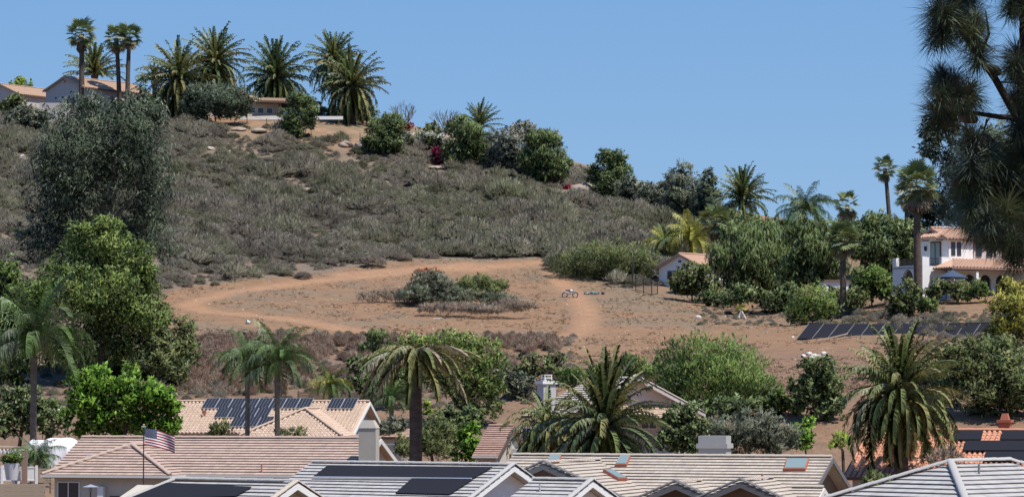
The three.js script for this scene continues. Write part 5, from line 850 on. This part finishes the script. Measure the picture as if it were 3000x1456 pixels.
  // navy umbrella on the patio
  const up = at(2793, 812, 301), ub = thing('patio_umbrella', 'navy blue patio umbrella in front of the villa arcade', 'umbrella', V(up.x, up.y - 2.2, up.z)), nav = std(.035, .06, .105, .8);
  const uc = part(ub, 'canopy', new THREE.ConeGeometry(1.5, .72, 8, 1, true).translate(0, 2.55, 0), nav); part(uc, 'valance', new THREE.CylinderGeometry(1.5, 1.5, .12, 8, 1, true).translate(0, 2.13, 0), nav); part(ub, 'pole', new THREE.CylinderGeometry(.03, .03, 3, 8).translate(0, 1.4, 0), MT.metal);
}
// --- L, M, N: houses on the crest
{
  const h = 5.0, g = houseAt('hilltop_house', 'mauve gabled hilltop house with three small windows', 184, 224, 468, -44, h), x1 = solveX(g, h, 0, 392);
  ribGable(g, 0, x1, h, 0, 4.6, 4.6, .42, MT.tan, MT.mauve, -2.5, { barge: MT.tan });
  for (const [px] of [[161], [181], [201]]) { let z = -4.6; for (; z < 5; z += .05) { const w = V(.3, 1.6, z).applyMatrix4(g.matrixWorld); if (project(w.x, w.y, w.z)[0] >= px) break; } sideWin(g, .3, h - 3.15, z, .5, .38, -1, MT.white, 0); }
  part(g, 'gable_vent', box(.06, .35, .4, .27, h - .75, 0), MT.terra);
  const p = at(168, 318, 461), rw = lone('retaining_wall', 'pale retaining wall below the mauve gabled house', 'wall', new THREE.BoxGeometry(5.6, 4.6, .4).translate(0, -1.45, 0), MT.mauve, V(p.x, p.y, p.z)); rw.rotation.y = .05;
  const h2 = 4.6, g2 = houseAt('hilltop_house', 'far hilltop house with long low tan roof', -4, 246, 484, -46, h2), x2 = solveX(g2, h2, 0, 140);
  ribGable(g2, 0, x2, h2, 0, 4.4, 4.4, .42, MT.tan, MT.mauve, -3, { barge: MT.tan });
  const h3 = 4.6, g3 = houseAt('hilltop_house', 'low cream hilltop house with hipped tan roof and carport', 706, 271, 474, -12, h3), xl = solveX(g3, h3, 0, 585), rr = 4.4, pp = .42, e3 = h3 - pp * rr;
  const A = V(xl, e3, rr), Bq = V(rr * .9, e3, rr), Cq = V(0, h3, 0), Dq = V(xl, h3, 0); ribRoof(g3, A, Bq, Cq, Dq, MT.tan); ribRoof(g3, Bq, V(rr * .9, e3, -rr), Cq, Cq.clone().add(V(.02, 0, -.02)), MT.tan); caps(g3, V(xl, h3 + .08, 0), V(0, h3 + .08, 0), MT.tan, .6);
  part(g3, 'wall', box(rr * .9 - xl + 1.4, e3 + 2, 2 * rr - 1, (rr * .9 + xl) / 2 + .7, e3 / 2 - 1.05, 0), MT.cream); part(g3, 'fascia', box(rr * .9 - xl, .2, .08, (rr * .9 + xl) / 2, e3 - .1, rr + .04), MT.brown);
  for (const px of [738, 762, 788]) frontWin(g3, solveX(g3, 1, rr - .5, px), e3 - 1.25, rr - .5, .85, .75, MT.trim, 0);
  const st = part(g3, 'chimney', box(.9, 4, .9, solveX(g3, h3, -1, 682), h3, -1), MT.paleWood); part(st, 'chimney_cap', box(1.1, .2, 1.1, solveX(g3, h3, -1, 682), h3 + 2.1, -1), MT.gutter);
  // carport roof on posts
  const c0 = solveX(g3, e3, rr + 1, 752), c1 = solveX(g3, e3, rr + 1, 942), cz0 = -2.4, cz1 = rr + 1.2, cy = e3 + .12, ch = cy + .85, ct = ribRoof(g3, V(c0, cy, cz1), V(c1, cy, cz1), V(c1 - 1.2, ch, 1.4), V(c0 + 1.8, ch, 1.4), MT.tan); ct.name = 'carport_roof'; ribRoof(g3, V(c1, cy, cz0), V(c0, cy, cz0), V(c0 + 1.8, ch, 1.4), V(c1 - 1.2, ch, 1.4), MT.tan);
  part(ct, 'fascia', box(c1 - c0, .26, .1, (c0 + c1) / 2, cy - .12, cz1 + .05), MT.brown); part(ct, 'ceiling', box(c1 - c0 - .2, .06, cz1 - cz0, (c0 + c1) / 2, cy - .2, (cz0 + cz1) / 2), MT.brown);
  for (const [px, z] of [[817, cz1 - .4], [938, cz1 - .4], [870, cz0 + .4], [938, cz0 + .4]]) part(ct, 'post', box(.22, 4.4, .22, solveX(g3, 1, z, px), cy - 2.3, z), MT.brown);
}
// ---------------------------------------------------------------- single things
// -- pine branches hanging in close to the camera
{
  const d0 = 26, base = V(at(3085, 700, d0).x, groundY(5, d0), -d0), t = thing('pine_tree', 'near pine tree with long drooping needles in dense tufts', 'tree', base), R = rng(909);
  const L = (px, py, d = d0) => at(px, py, d).sub(base);
  const nm = [[.045, .075, .028], [.03, .052, .024], [.085, .115, .034]].map(c => new THREE.MeshPhysicalMaterial({ color: C(...c), roughness: .7, transmission: .25, thickness: 0, side: THREE.DoubleSide }));
  const tuft = s => { const q = rng(s), G = new Geo(); for (let k = 0; k < 230; k++) { const a = q() * 6.283, u = q() * 1.7 - .7, r = Math.sqrt(Math.max(0, 1 - u * u)), dx = Math.cos(a) * r, dz = Math.sin(a) * r, dy = u, len = .15 + .14 * q() * q() + .03, sg = .05 * len / .3, sx = (q() - .5) * .05, sy = (q() - .5) * .12, w = .003; const nx = -dz, nz = dx, n = [dx * .6, dy * .6 + .5, dz * .6]; const ln = Math.hypot(...n); n.forEach((v, i) => n[i] = v / ln); const m = [sx + dx * len * .55, sy + dy * len * .55 - sg * .2, dz * len * .55], e = [sx + dx * len, sy + dy * len - sg, dz * len]; const a0 = G.v(sx - nx * w, sy, -nz * w, ...n), a1 = G.v(sx + nx * w, sy, nz * w, ...n), m0 = G.v(m[0] - nx * w, m[1], m[2] - nz * w, ...n), m1 = G.v(m[0] + nx * w, m[1], m[2] + nz * w, ...n), e0 = G.v(...e, ...n); G.i.push(a0, a1, m1, a0, m1, m0, m0, m1, e0); } return G.build(); };
  const tg = [1, 2, 3, 4].map(tuft);
  part(t, 'trunk', limb([V(0, -.5, 0), L(3090, 900), L(3060, 500), L(3045, 200), L(3010, -500), L(2990, -1100)], [.28, .2, .18, .15, .1, .04], 9), barkDark);
  const br = (pts, r) => { const P = pts.map(a => L(a[0], a[1], a[2] || d0)); part(t, 'branch', limb(P, P.map((_, i) => r * (1 - .75 * i / (P.length - 1))), 6), barkDark); };
  br([[3050, 430], [2975, 330], [2915, 225], [2870, 170], [2800, 60], [2770, -60]], .045); br([[3050, 350], [2930, 342], [2850, 330], [2800, 320], [2760, 300]], .03); br([[2895, 350], [2880, 400], [2850, 410]], .014); br([[2915, 240], [3000, 242]], .012); br([[3055, 560], [2960, 520], [2880, 520], [2820, 560]], .04); br([[3055, 640], [2980, 620], [2920, 640], [2880, 690]], .035); br([[3045, 250], [3000, 160], [2990, 80]], .03); br([[2870, 170], [2900, 100], [2890, 30]], .02); br([[3060, 700], [2985, 690], [2930, 700]], .03); br([[3045, 100], [2960, -60], [2860, -160], [2760, -200]], .04); br([[3030, -150], [3000, -260], [2900, -330], [2800, -330]], .04);
  const pos = [];
  const blob = (cx, cy, rx, ry, n) => { for (let k = 0; k < n; k++) { const a = R() * 6.283, r = Math.sqrt(R()); pos.push([cx + Math.cos(a) * rx * r, cy + Math.sin(a) * ry * r, d0 + (R() - .5) * 1.3]); } };
  blob(2755, 70, 26, 50, 9); blob(2800, 5, 60, 30, 7); blob(2862, 70, 28, 50, 7); blob(2868, 160, 16, 18, 3); blob(2768, 262, 30, 40, 8); blob(2820, 296, 34, 28, 5); blob(2765, 330, 20, 26, 4); blob(2985, 180, 20, 55, 6); blob(2990, 330, 24, 80, 8); blob(2850, 410, 20, 14, 4);
  blob(2850, 540, 38, 56, 12); blob(2900, 610, 60, 80, 22); blob(2970, 540, 40, 120, 22); blob(2985, 700, 24, 60, 9); blob(2850, 630, 30, 30, 5); blob(2930, 690, 46, 30, 8); blob(2880, 480, 40, 30, 6); blob(3040, 450, 40, 300, 26); blob(2900, -150, 130, 90, 30); blob(3010, -320, 140, 160, 34); blob(3080, -50, 60, 160, 18); blob(2990, 20, 30, 50, 4);
  pos.forEach(([x, y, d]) => { const m = part(t, 'needle_tuft', tg[Math.floor(R() * 4)], nm[Math.floor(R() * 3)]); m.position.copy(L(x, y, d)); m.rotation.set((R() - .5) * .9, R() * 6.283, (R() - .5) * .9); m.scale.setScalar(.85 + .35 * R()); });
  for (const [x, y] of [[2905, 205], [2882, 408], [2820, 345], [2835, 345]]) { const c = part(t, 'pine_cone', new THREE.SphereGeometry(.045, 10, 8).scale(1, 1.6, 1), barkBrown); c.position.copy(L(x + 10, y, d0 - .1)); c.rotation.z = 1.1; }
}
// -- rack of pool-heating panels on the terrace
{
  const a = hit(2006, 856), b = hit(2566, 858); a.y -= .1; b.y -= .1; const g = thing('panel_rack', 'long low rack of black pool-heating panels on the slope', 'solar rack', a, -Math.atan2(b.z - a.z, b.x - a.x)), L = Math.hypot(b.x - a.x, b.z - a.z), N = 14, w = L / N, sl = 3.3, th = .46, rise = sl * Math.sin(th), run = sl * Math.cos(th), y1 = (b.y - a.y);
  for (let k = 0; k < N; k++) {
    const yy = y1 * k / N + .2, q = [V(k * w + .04, yy, 0), V((k + 1) * w - .04, yy, 0), V((k + 1) * w - .04, yy + rise, -run), V(k * w + .04, yy + rise, -run)], n = planeN(q[0], q[1], q[2]); slab(g, 'heating_panel', q, n, 0, .05, MT.mat);
    slab(g, 'strap', [V(k * w - .03, yy, .02), V(k * w + .03, yy, .02), V(k * w + .03, yy + rise, -run), V(k * w - .03, yy + rise, -run)], n, .055, .08, MT.strap);
    part(g, 'post', box(.08, .7, .08, k * w, yy - .32, -.15), MT.wood); part(g, 'post', box(.08, 2.6, .08, k * w, yy + rise - 1.4, -run + .15), MT.wood);
  }
  part(g, 'manifold_pipe', new THREE.CylinderGeometry(.06, .06, L, 8).rotateZ(Math.PI / 2).translate(L / 2, .2 + y1 / 2, .06), MT.black); part(g, 'manifold_pipe', new THREE.CylinderGeometry(.06, .06, L, 8).rotateZ(Math.PI / 2).translate(L / 2, .24 + rise + y1 / 2, -run - .04), MT.black);
  const p = hit(2095, 858), pl = lone('fallen_pole', 'pale pole lying in front of the black panel rack', 'pole', new THREE.CylinderGeometry(.05, .07, 3.2, 8).rotateZ(Math.PI / 2 + .22), MT.paleWood, V(p.x, p.y + .32, p.z)); pl.rotation.y = .3;
}
// -- dirt bike, fallen bike, helmet
function wheel(t, x, y, r, tilt) { const w = part(t, 'wheel', new THREE.TorusGeometry(r, r * .17, 8, 22), MT.black); w.position.set(x, y, 0); part(w, 'rim', new THREE.TorusGeometry(r * .78, r * .05, 6, 20), MT.alu); for (let k = 0; k < 6; k++) part(w, 'spoke', new THREE.CylinderGeometry(.008, .008, r * 1.5, 4).rotateZ(k * Math.PI / 6), MT.alu); part(w, 'hub', new THREE.CylinderGeometry(r * .16, r * .16, .1, 10).rotateX(Math.PI / 2), MT.metal); return w; }
function dirtBike(name, label, pos, turn, body, fallen) {
  const t = thing(name, label, 'motorbike', pos, turn), m = std(...body, .45), R = V;
  wheel(t, -.66, .33, .33); wheel(t, .68, .34, .34);
  part(t, 'frame', mergeGeometries([limb([V(.42, .95, 0), V(.1, .72, 0), V(-.3, .78, 0)], [.035, .035, .03], 6), limb([V(.42, .92, 0), V(.2, .38, 0), V(-.25, .36, 0), V(-.32, .76, 0)], [.03, .03, .03, .03], 6)]), MT.metal);
  part(t, 'engine', new THREE.CylinderGeometry(.17, .2, .36, 10).translate(0, .52, 0), MT.metal); part(t, 'fuel_tank', new THREE.SphereGeometry(.22, 12, 8).scale(1.15, .75, .7).translate(.18, .86, 0), m); part(t, 'seat', new THREE.CapsuleGeometry(.09, .6, 4, 8).rotateZ(Math.PI / 2 + .06).translate(-.28, .9, 0), MT.black); part(t, 'rear_fender', new THREE.BoxGeometry(.5, .04, .18).rotateZ(.25).translate(-.78, .92, 0), m); part(t, 'front_fender', new THREE.BoxGeometry(.5, .04, .15).rotateZ(-.2).translate(.72, .78, 0), m);
  for (const s of [-1, 1]) { part(t, 'fork', limb([V(.68, .34, s * .09), V(.44, 1.02, s * .07)], [.028, .028], 6), MT.alu); part(t, 'swingarm', limb([V(-.66, .33, s * .09), V(-.12, .45, s * .07)], [.025, .03], 6), MT.alu); }
  part(t, 'handlebar', limb([V(.4, 1.14, -.36), V(.46, 1.06, 0), V(.4, 1.14, .36)], [.016, .016, .016], 6), MT.black); part(t, 'number_plate', new THREE.BoxGeometry(.03, .22, .2).translate(.56, .98, 0), MT.trim); part(t, 'exhaust', limb([V(.15, .5, .12), V(-.2, .55, .14), V(-.7, .75, .14)], [.03, .035, .05], 7), MT.alu);
  if (fallen) t.rotation.set(-1.35, turn, 0, 'YXZ'); return t;
}
{
  const p = hit(1434, 749); dirtBike('dirt_bike', 'small dirt bike standing upright on the dirt track', p.clone().add(V(0, .02, 0)), .15, [.6, .6, .62]).scale.setScalar(.86);
  const q = hit(1488, 742); dirtBike('dirt_bike', 'teal bike lying on its side on the bare ground', q.clone().add(V(0, .12, 0)), -.1, [.08, .34, .30], true).scale.setScalar(.84);
  const r = hit(1517, 741), hm = thing('helmet', 'dark helmet on the ground beside the lying bike', 'helmet', r.clone().add(V(0, .14, 0))); part(hm, 'shell', new THREE.SphereGeometry(.17, 14, 10).scale(1.15, 1, 1), MT.black); part(hm, 'visor', new THREE.BoxGeometry(.2, .03, .22).translate(.18, .08, 0), std(.2, .06, .06, .5));
}
// -- rocks and debris
function rock(name, label, px, py, w, h, mat, seed, group) { const p = hit(px, py), m = k0 / ppm(-p.z), g = new THREE.IcosahedronGeometry(1, 3), a = g.attributes.position, R = rng(seed), ox = R() * 50; for (let i = 0; i < a.count; i++) { const v = V(a.getX(i), a.getY(i), a.getZ(i)), k = .72 + .5 * fbm(v.x * 1.4 + ox, v.y * 1.4 + v.z * 1.7 + ox, 3); v.multiplyScalar(k); if (v.y < -.4) v.y = -.4; a.setXYZ(i, v.x, v.y, v.z); } g.computeVertexNormals(); const o = lone(name, label, 'rock', g, mat, V(p.x, p.y + h * m * .2, p.z), group); o.scale.set(w * m, h * m, w * m * .8); o.rotation.y = seed; return o; }
const rockM = std(.42, .37, .32, .95, 0, { map: stuccoTex }), rockTan = std(.36, .29, .23, .95, 0, { map: stuccoTex }), rockW = std(.66, .62, .56, .9, 0, { map: stuccoTex });
rock('boulder', 'pale flat boulder in the scrub below the round hilltop tree', 528, 376, 13, 7, rockM, 1); rock('boulder', 'pale upright boulder beside a flat one in the scrub', 575, 386, 10, 8, rockM, 2); rock('boulder', 'large pale boulder on the crest by the lone upright tree', 1464, 484, 30, 20, rockTan, 3); rock('boulder', 'second pale boulder on the crest, leaning and darker', 1488, 478, 18, 20, rockTan, 4); rock('boulder', 'tan outcrop at the top of the scrub below the lawn', 650, 332, 26, 8, rockTan, 5); rock('boulder', 'tan outcrop below the round hilltop tree', 600, 328, 22, 7, rockTan, 6); rock('boulder', 'low tan slab on the crest above the magenta bougainvillea', 1100, 424, 26, 6, rockTan, 7); rock('boulder', 'round brown boulder under the wire fence', 905, 372, 22, 14, rockTan, 8); rock('boulder', 'brown boulder left of the round one under the fence'.replace('left of', 'next to'), 868, 368, 20, 12, rockTan, 9); rock('boulder', 'half buried boulder in the middle of the scrub', 775, 480, 16, 7, rockTan, 10); rock('boulder', 'pale rock face showing through the grey scrub', 870, 528, 14, 9, rockM, 11);
[[2022, 898, 9, 6], [2036, 893, 10, 7], [2050, 897, 10, 6], [2062, 899, 8, 6], [2044, 902, 9, 5], [2074, 893, 8, 8]].forEach(([x, y, w, h], i) => rock('white_rock', 'white rock in the heap below the black panel rack', x, y, w, h, rockW, 20 + i, 'heap of white rocks'));
rock('white_rock', 'single white block lying on the orange slope', 1757, 800, 8, 6, rockW, 31); rock('white_rock', 'yellow-white stone at the end of the panel rack', 1996, 850, 5, 4, rockW, 32);
{
  const log = (label, px, py, len, rot, el, r = .13, m = MT.paleWood) => { const p = hit(px, py), o = lone('log', label, 'log', new THREE.CylinderGeometry(r * .8, r, len, 9).rotateZ(Math.PI / 2 + el), m, V(p.x, p.y + r * .8, p.z)); o.rotation.y = rot; };
  log('pale weathered log lying on the slope above the round bush', 1845, 1014 * .87, 2.6, .1, .02); log('white dead branch on the scrub below the far hilltop house', 40, 398, 2.2, .4, .35, .12, rockW); log('bleached branch end beside the white dead branch', 55, 400, 1.6, -.6, -.3, .1, rockW); log('bleached branch near the dry stump', 1885, 824, 1.6, .3, -.15, .06, MT.paleWood); log('thin bleached branch by the dry stump', 1850, 812, 1.5, -.2, .05, .05, MT.paleWood); log('short dark plank in the dirt by the grand palm', 2137, 948, .9, 0, 0, .07, MT.wood); log('white stick in the brush below the island', 1100, 802, .9, .2, .1, .05, rockW);
  const p = hit(623, 815), bk = thing('plastic_bucket', 'pale plastic tub lying in the dry grass of the clearing', 'bucket', p.clone().add(V(0, .16, 0)), .4); part(bk, 'tub', new THREE.CylinderGeometry(.22, .17, .42, 14, 1, true).rotateZ(1.3), std(.5, .56, .54, .5)); part(bk, 'base', new THREE.CircleGeometry(.17, 14).rotateY(-Math.PI / 2).translate(-.2, -.06, 0), std(.4, .5, .46, .5)); part(bk, 'rim', new THREE.TorusGeometry(.225, .02, 6, 16).rotateY(Math.PI / 2).rotateZ(-.27).translate(.2, .055, 0), std(.08, .2, .2, .5));
  const s = hit(1866, 802), st = thing('sprouting_stump', 'bleached forked stump sprouting green leaves on the slope', 'stump', s); for (const [dx, dz] of [[-.35, .1], [.45, .1], [.05, -.4]]) part(st, 'root', limb([V(dx, -.1, dz), V(dx * .5, .45, dz * .5), V(0, .85, 0)], [.13, .09, .07], 7), rockW); for (let k = 0; k < 10; k++) { const f = part(st, 'leaf', frondSet('fan', () => [fanGeo(1)])[k % 3], frondMats.gold); f.position.set(0, .85, 0); f.rotation.order = 'YZX'; f.rotation.set(.3, k * 2.4, .3 + (k % 3) * .35); f.scale.setScalar(.75); }
}
// -- fences
function postFence(name, label, pts, h, step, mat, o = {}) { const P = pts.map(([x, y]) => hit(x, y)), b = P[0], t = thing(name, label, 'fence', b); for (let i = 0; i + 1 < P.length; i++) { const a = P[i], c = P[i + 1], L = a.distanceTo(c), n = Math.max(1, Math.round(L / step)); for (let k = i ? 1 : 0; k <= n; k++) { const q = mix(a, c, k / n).sub(b); q.y = groundY(q.x + b.x, -(q.z + b.z)) - b.y; part(t, 'post', new THREE.CylinderGeometry(o.r || .05, o.r || .05, h + .3, 7).translate(q.x, q.y + h / 2 - .15, q.z), mat); } for (const f of o.rails || [1]) part(t, 'rail', limb([a.clone().sub(b).add(V(0, h * f, 0)), c.clone().sub(b).add(V(0, h * f, 0))], [o.rr || .03, o.rr || .03], 5), mat); if (o.mesh) { const A = a.clone().sub(b), D = c.clone().sub(b); const gs = []; const nw = Math.round(L / .16); for (let k = 0; k < nw; k++) { const q = mix(A, D, k / nw); gs.push(box(.012, h, .012, q.x, q.y + h / 2, q.z)); } for (let y = .1; y < h; y += .16) gs.push(limb([V(A.x, A.y + y, A.z), V(D.x, D.y + y, D.z)], [.007, .007], 3)); const w = []; gs.forEach(g => { g.deleteAttribute('uv'); w.push(g.index ? g.toNonIndexed() : g); }); part(t, 'wire_mesh', mergeGeometries(w), mat); } } return t; }
postFence('mesh_fence', 'tall black mesh fence beside the little white house', [[1592, 726], [1600, 700], [1648, 690]], 2.9, 1.6, MT.black, { rails: [1, .02], mesh: true });
postFence('mesh_fence', 'low black mesh gate at the corner of the little white house', [[1600, 730], [1640, 743], [1655, 740]], 1.7, 2, MT.black, { rails: [1, .05], mesh: true });
postFence('wire_fence', 'thin post and wire fence across the hilltop lawn', [[620, 310], [720, 348], [782, 356], [858, 366], [905, 360], [915, 372]], 1.5, 5, MT.wood, { rails: [1], rr: .015, r: .06 });
{ // white edging wall of the hilltop terrace
  const a = stand(600, 461), b = stand(862, 463), y = yAt(293, 461), t = lone('terrace_wall', 'low white terrace wall in front of the cream hilltop house', 'wall', new THREE.BoxGeometry(b.x - a.x, .5, .25), MT.white, V((a.x + b.x) / 2, y - .12, -462));
  const f = thing('board_fence', 'weathered horizontal board fence behind the panelled roof', 'fence', stand(815, 241)), fy = yAt(986, 241) - f.position.y; for (let k = 0; k < 5; k++) part(f, 'plank', box(4.2, .15, .04, 0, fy - .1 - k * .19, 0), MT.wood); for (const x of [-2, 0, 2]) part(f, 'post', box(.12, 3, .1, x, fy - 1.4, -.07), MT.wood);
}
// -- long low white shed among the trees
{
  const p = at(2468, 848, 325), g = thing('shed', 'long low white shed seen between palms and bushes', 'shed', V(p.x, p.y - 1.6, p.z), .1); part(g, 'wall', box(4.2, 2.6, 3, 0, 1.1, 0), MT.white); part(g, 'roof', box(4.5, .16, 3.4, 0, 2.48, 0), MT.wood); part(g, 'door', box(.8, 1.5, .05, -.4, 1.2, 1.53), MT.greyWall); frontWin(g, .7, 1.8, 1.5, .35, .35, MT.black, 0);
}
// -- flag
{
  const top = at(419, 1247, 152), bot = at(418, 1400, 152), g = thing('flagpole', 'thin flagpole flying a striped flag over the pinkish roof', 'flagpole', V(top.x, bot.y - 3.2, top.z)), H = top.y - g.position.y; part(g, 'pole', new THREE.CylinderGeometry(.025, .04, H, 8).translate(0, H / 2, 0), MT.black); part(g, 'finial', new THREE.SphereGeometry(.05, 10, 8).translate(0, H + .03, 0), std(.6, .5, .3, .3, .6)); part(g, 'truck', box(.22, .04, .06, 0, H - .05, 0), MT.trim);
  const cv = document.createElement('canvas'); cv.width = 494; cv.height = 260; const c = cv.getContext('2d'); for (let k = 0; k < 13; k++) { c.fillStyle = k % 2 ? '#e9e6e2' : '#8f1c2c'; c.fillRect(0, k * 20, 494, 20); } c.fillStyle = '#2a3557'; c.fillRect(0, 0, 198, 140); c.fillStyle = '#eeeeee'; for (let r = 0; r < 9; r++) for (let k = 0; k < (r % 2 ? 5 : 6); k++) { const cx = (r % 2 ? 33 : 16.5) + k * 33, cy = 14 + r * 14; c.beginPath(); for (let q = 0; q < 10; q++) { const a = -Math.PI / 2 + q * Math.PI / 5, rr = q % 2 ? 2.4 : 6; c.lineTo(cx + Math.cos(a) * rr, cy + Math.sin(a) * rr); } c.closePath(); c.fill(); }
  const tx = new THREE.CanvasTexture(cv); tx.colorSpace = THREE.SRGBColorSpace; const fg = new THREE.PlaneGeometry(1.5, .85, 24, 8), a = fg.attributes.position; for (let i = 0; i < a.count; i++) { const u = a.getX(i) / 1.5 + .5; a.setXYZ(i, a.getX(i) + .77, a.getY(i) - .42 - u * .18 - .22 * u * u, Math.sin(u * 7.5 + a.getY(i) * 2) * .10 * u + .02); } fg.computeVertexNormals();
  const fl = part(g, 'flag', fg, new THREE.MeshStandardMaterial({ map: tx, roughness: .8, side: THREE.DoubleSide })); fl.position.set(.03, H - .12, 0);
}
// -- side yard by the pinkish roof: white fence, pergola, covered trailer, planter, canopy, heater
{
  const d = 176, P = (px, py, dd = d) => at(px, py, dd);
  const f = thing('vinyl_fence', 'white panel fence along the side yard', 'fence', P(0, 1410)); const L = P(104, 1410).x - P(-30, 1410).x, x0 = P(-30, 1410).x - f.position.x; for (let k = 0; k < 4; k++) { const w = L / 4; part(f, 'panel', box(w - .14, .8, .05, x0 + w * (k + .5), .4, 0), MT.white); part(f, 'rail', box(w - .14, .08, .09, x0 + w * (k + .5), .78, 0), MT.white); part(f, 'rail', box(w - .14, .08, .09, x0 + w * (k + .5), .05, 0), MT.white); part(f, 'post', box(.14, 2.2, .14, x0 + w * (k + 1), -.2, 0), MT.white); }
  const bp = lone('brick_pier', 'brown brick pier standing in the white panel fence', 'pier', box(.3, 3.2, .3, 0, -.7, .12), std(.3, .19, .15, .9, 0, { map: stuccoTex }), P(70, 1368, 175.6).add(V(0, -.05, 0)));
  const sl = thing('slatted_screen', 'brown slatted screen at the end of the white fence', 'fence', P(124, 1385, 177)); for (let k = 0; k < 7; k++) part(sl, 'plank', box(.9, .08, .04, 0, .2 - k * .12, 0), MT.paleWood); for (const s of [-.4, .4]) part(sl, 'post', box(.08, 1.6, .08, s, -.4, -.06), MT.wood);
  const rw = thing('timber_wall', 'stacked timber retaining wall under the white fence', 'wall', P(50, 1440, 172)); for (let k = 0; k < 5; k++) part(rw, 'timber', box(3.4, .2, .2, (k % 2) * .06 - .2, .32 - k * .21, .02 * k), MT.paleWood);
  const pb = P(32, 1362, 174), pl = thing('planter', 'tapered white planter with leafy green shrub by the white fence', 'planter', V(pb.x, P(0, 1408, 174).y, pb.z)); part(pl, 'pot', new THREE.CylinderGeometry(.46, .32, .95, 18).translate(0, .5, 0), std(.55, .54, .56, .7)); part(pl, 'foliage', crownGeo([[0, 1.25, 0, .62, .34, .5]], { pal: 'green', n: 1500, leaf: .13, per: 12 }, 77), leafMat);
  const pg = thing('pergola', 'white pergola with scalloped slats at the yard edge', 'pergola', P(10, 1345, 184)); for (let k = 0; k < 11; k++) part(pg, 'slat', box(.07, .12, 2, -1.2 + k * .22, .55, 0), MT.white); part(pg, 'beam', box(2.7, .14, .08, -.1, .44, .9), MT.white); for (const x of [-1, 1]) part(pg, 'post', box(.12, 2.4, .12, x, -.75, .85), MT.white); const pr = part(pg, 'roof', box(2.5, .05, 2, -.2, .72, -.2), MT.paleWood); pr.rotation.z = -.03;
  // trailer under a white cover
  const cv = (label, px, py, sx, sy, sz, seed, dd) => { const g = new THREE.SphereGeometry(1, 40, 24), a = g.attributes.position; for (let i = 0; i < a.count; i++) { const v = V(a.getX(i), a.getY(i), a.getZ(i)); const q = (c, e) => Math.sign(c) * Math.pow(Math.abs(c), e); v.set(q(v.x, .45), q(v.y, .5), q(v.z, .45)); const n = fbm(v.x * 2 + seed, v.y * 1.5 + v.z * 2, 3); const fold = .06 * Math.sin(v.x * 9 + v.y * 3 + seed); v.multiplyScalar(.9 + .16 * n + (v.y < .2 ? fold : fold * .3)); a.setXYZ(i, v.x * sx, v.y * sy, v.z * sz); } g.computeVertexNormals(); const p = P(px, py, dd); return lone('covered_vehicle', label, 'vehicle cover', g, std(.74, .74, .76, .7), p); };
  cv('trailer under a white fabric cover behind the pinkish roof', 176, 1340, 1.15, 1.15, 1.6, 3, 186); cv('smaller bundle under pale fabric beside the covered trailer', 110, 1325, .62, .75, .7, 9, 186); cv('low boat-like bundle under pale fabric behind the white fence', 60, 1355, .95, .5, .8, 5, 188);
  queenPalm('little palm with few fronds in front of the covered trailer', V(P(105, 1370, 181).x, groundY(-28, 181), -181), P(0, 1352, 181).y - groundY(-28, 181) - .7, 1.5, { r0: .08, r1: .06, bark: barkDark });
  const cp = P(156, 1212, 216), can = thing('canopy', 'white peaked canopy with red edge below the dark trees', 'canopy', V(cp.x, cp.y - 2.2, cp.z)); part(can, 'fabric', new THREE.ConeGeometry(1.25, .42, 4, 1).rotateY(.75).translate(.1, 2.42, 0), MT.white); part(can, 'valance', box(1.75, .14, 1.75, .1, 2.16, 0), std(.3, .06, .06, .8)); for (const [x, z] of [[-.7, .7], [.9, .7], [-.7, -.7], [.9, -.7]]) part(can, 'leg', box(.05, 3.4, .05, x, .4, z), MT.metal);
  const hp = P(263, 1424, 158), ht = thing('patio_heater', 'mushroom-shaped patio heater beside the house window', 'heater', V(hp.x, hp.y - 2.1, hp.z)); part(ht, 'reflector', new THREE.ConeGeometry(.42, .14, 18).translate(0, 2.12, 0), MT.alu); part(ht, 'burner', new THREE.CylinderGeometry(.07, .09, .25, 10).translate(0, 1.92, 0), MT.metal); part(ht, 'pole', new THREE.CylinderGeometry(.03, .03, 2, 8).translate(0, .95, 0), MT.black); part(ht, 'tank_base', new THREE.CylinderGeometry(.22, .24, .5, 12).translate(0, .1, 0), MT.metal);
}
renderer.render(scene, camera);
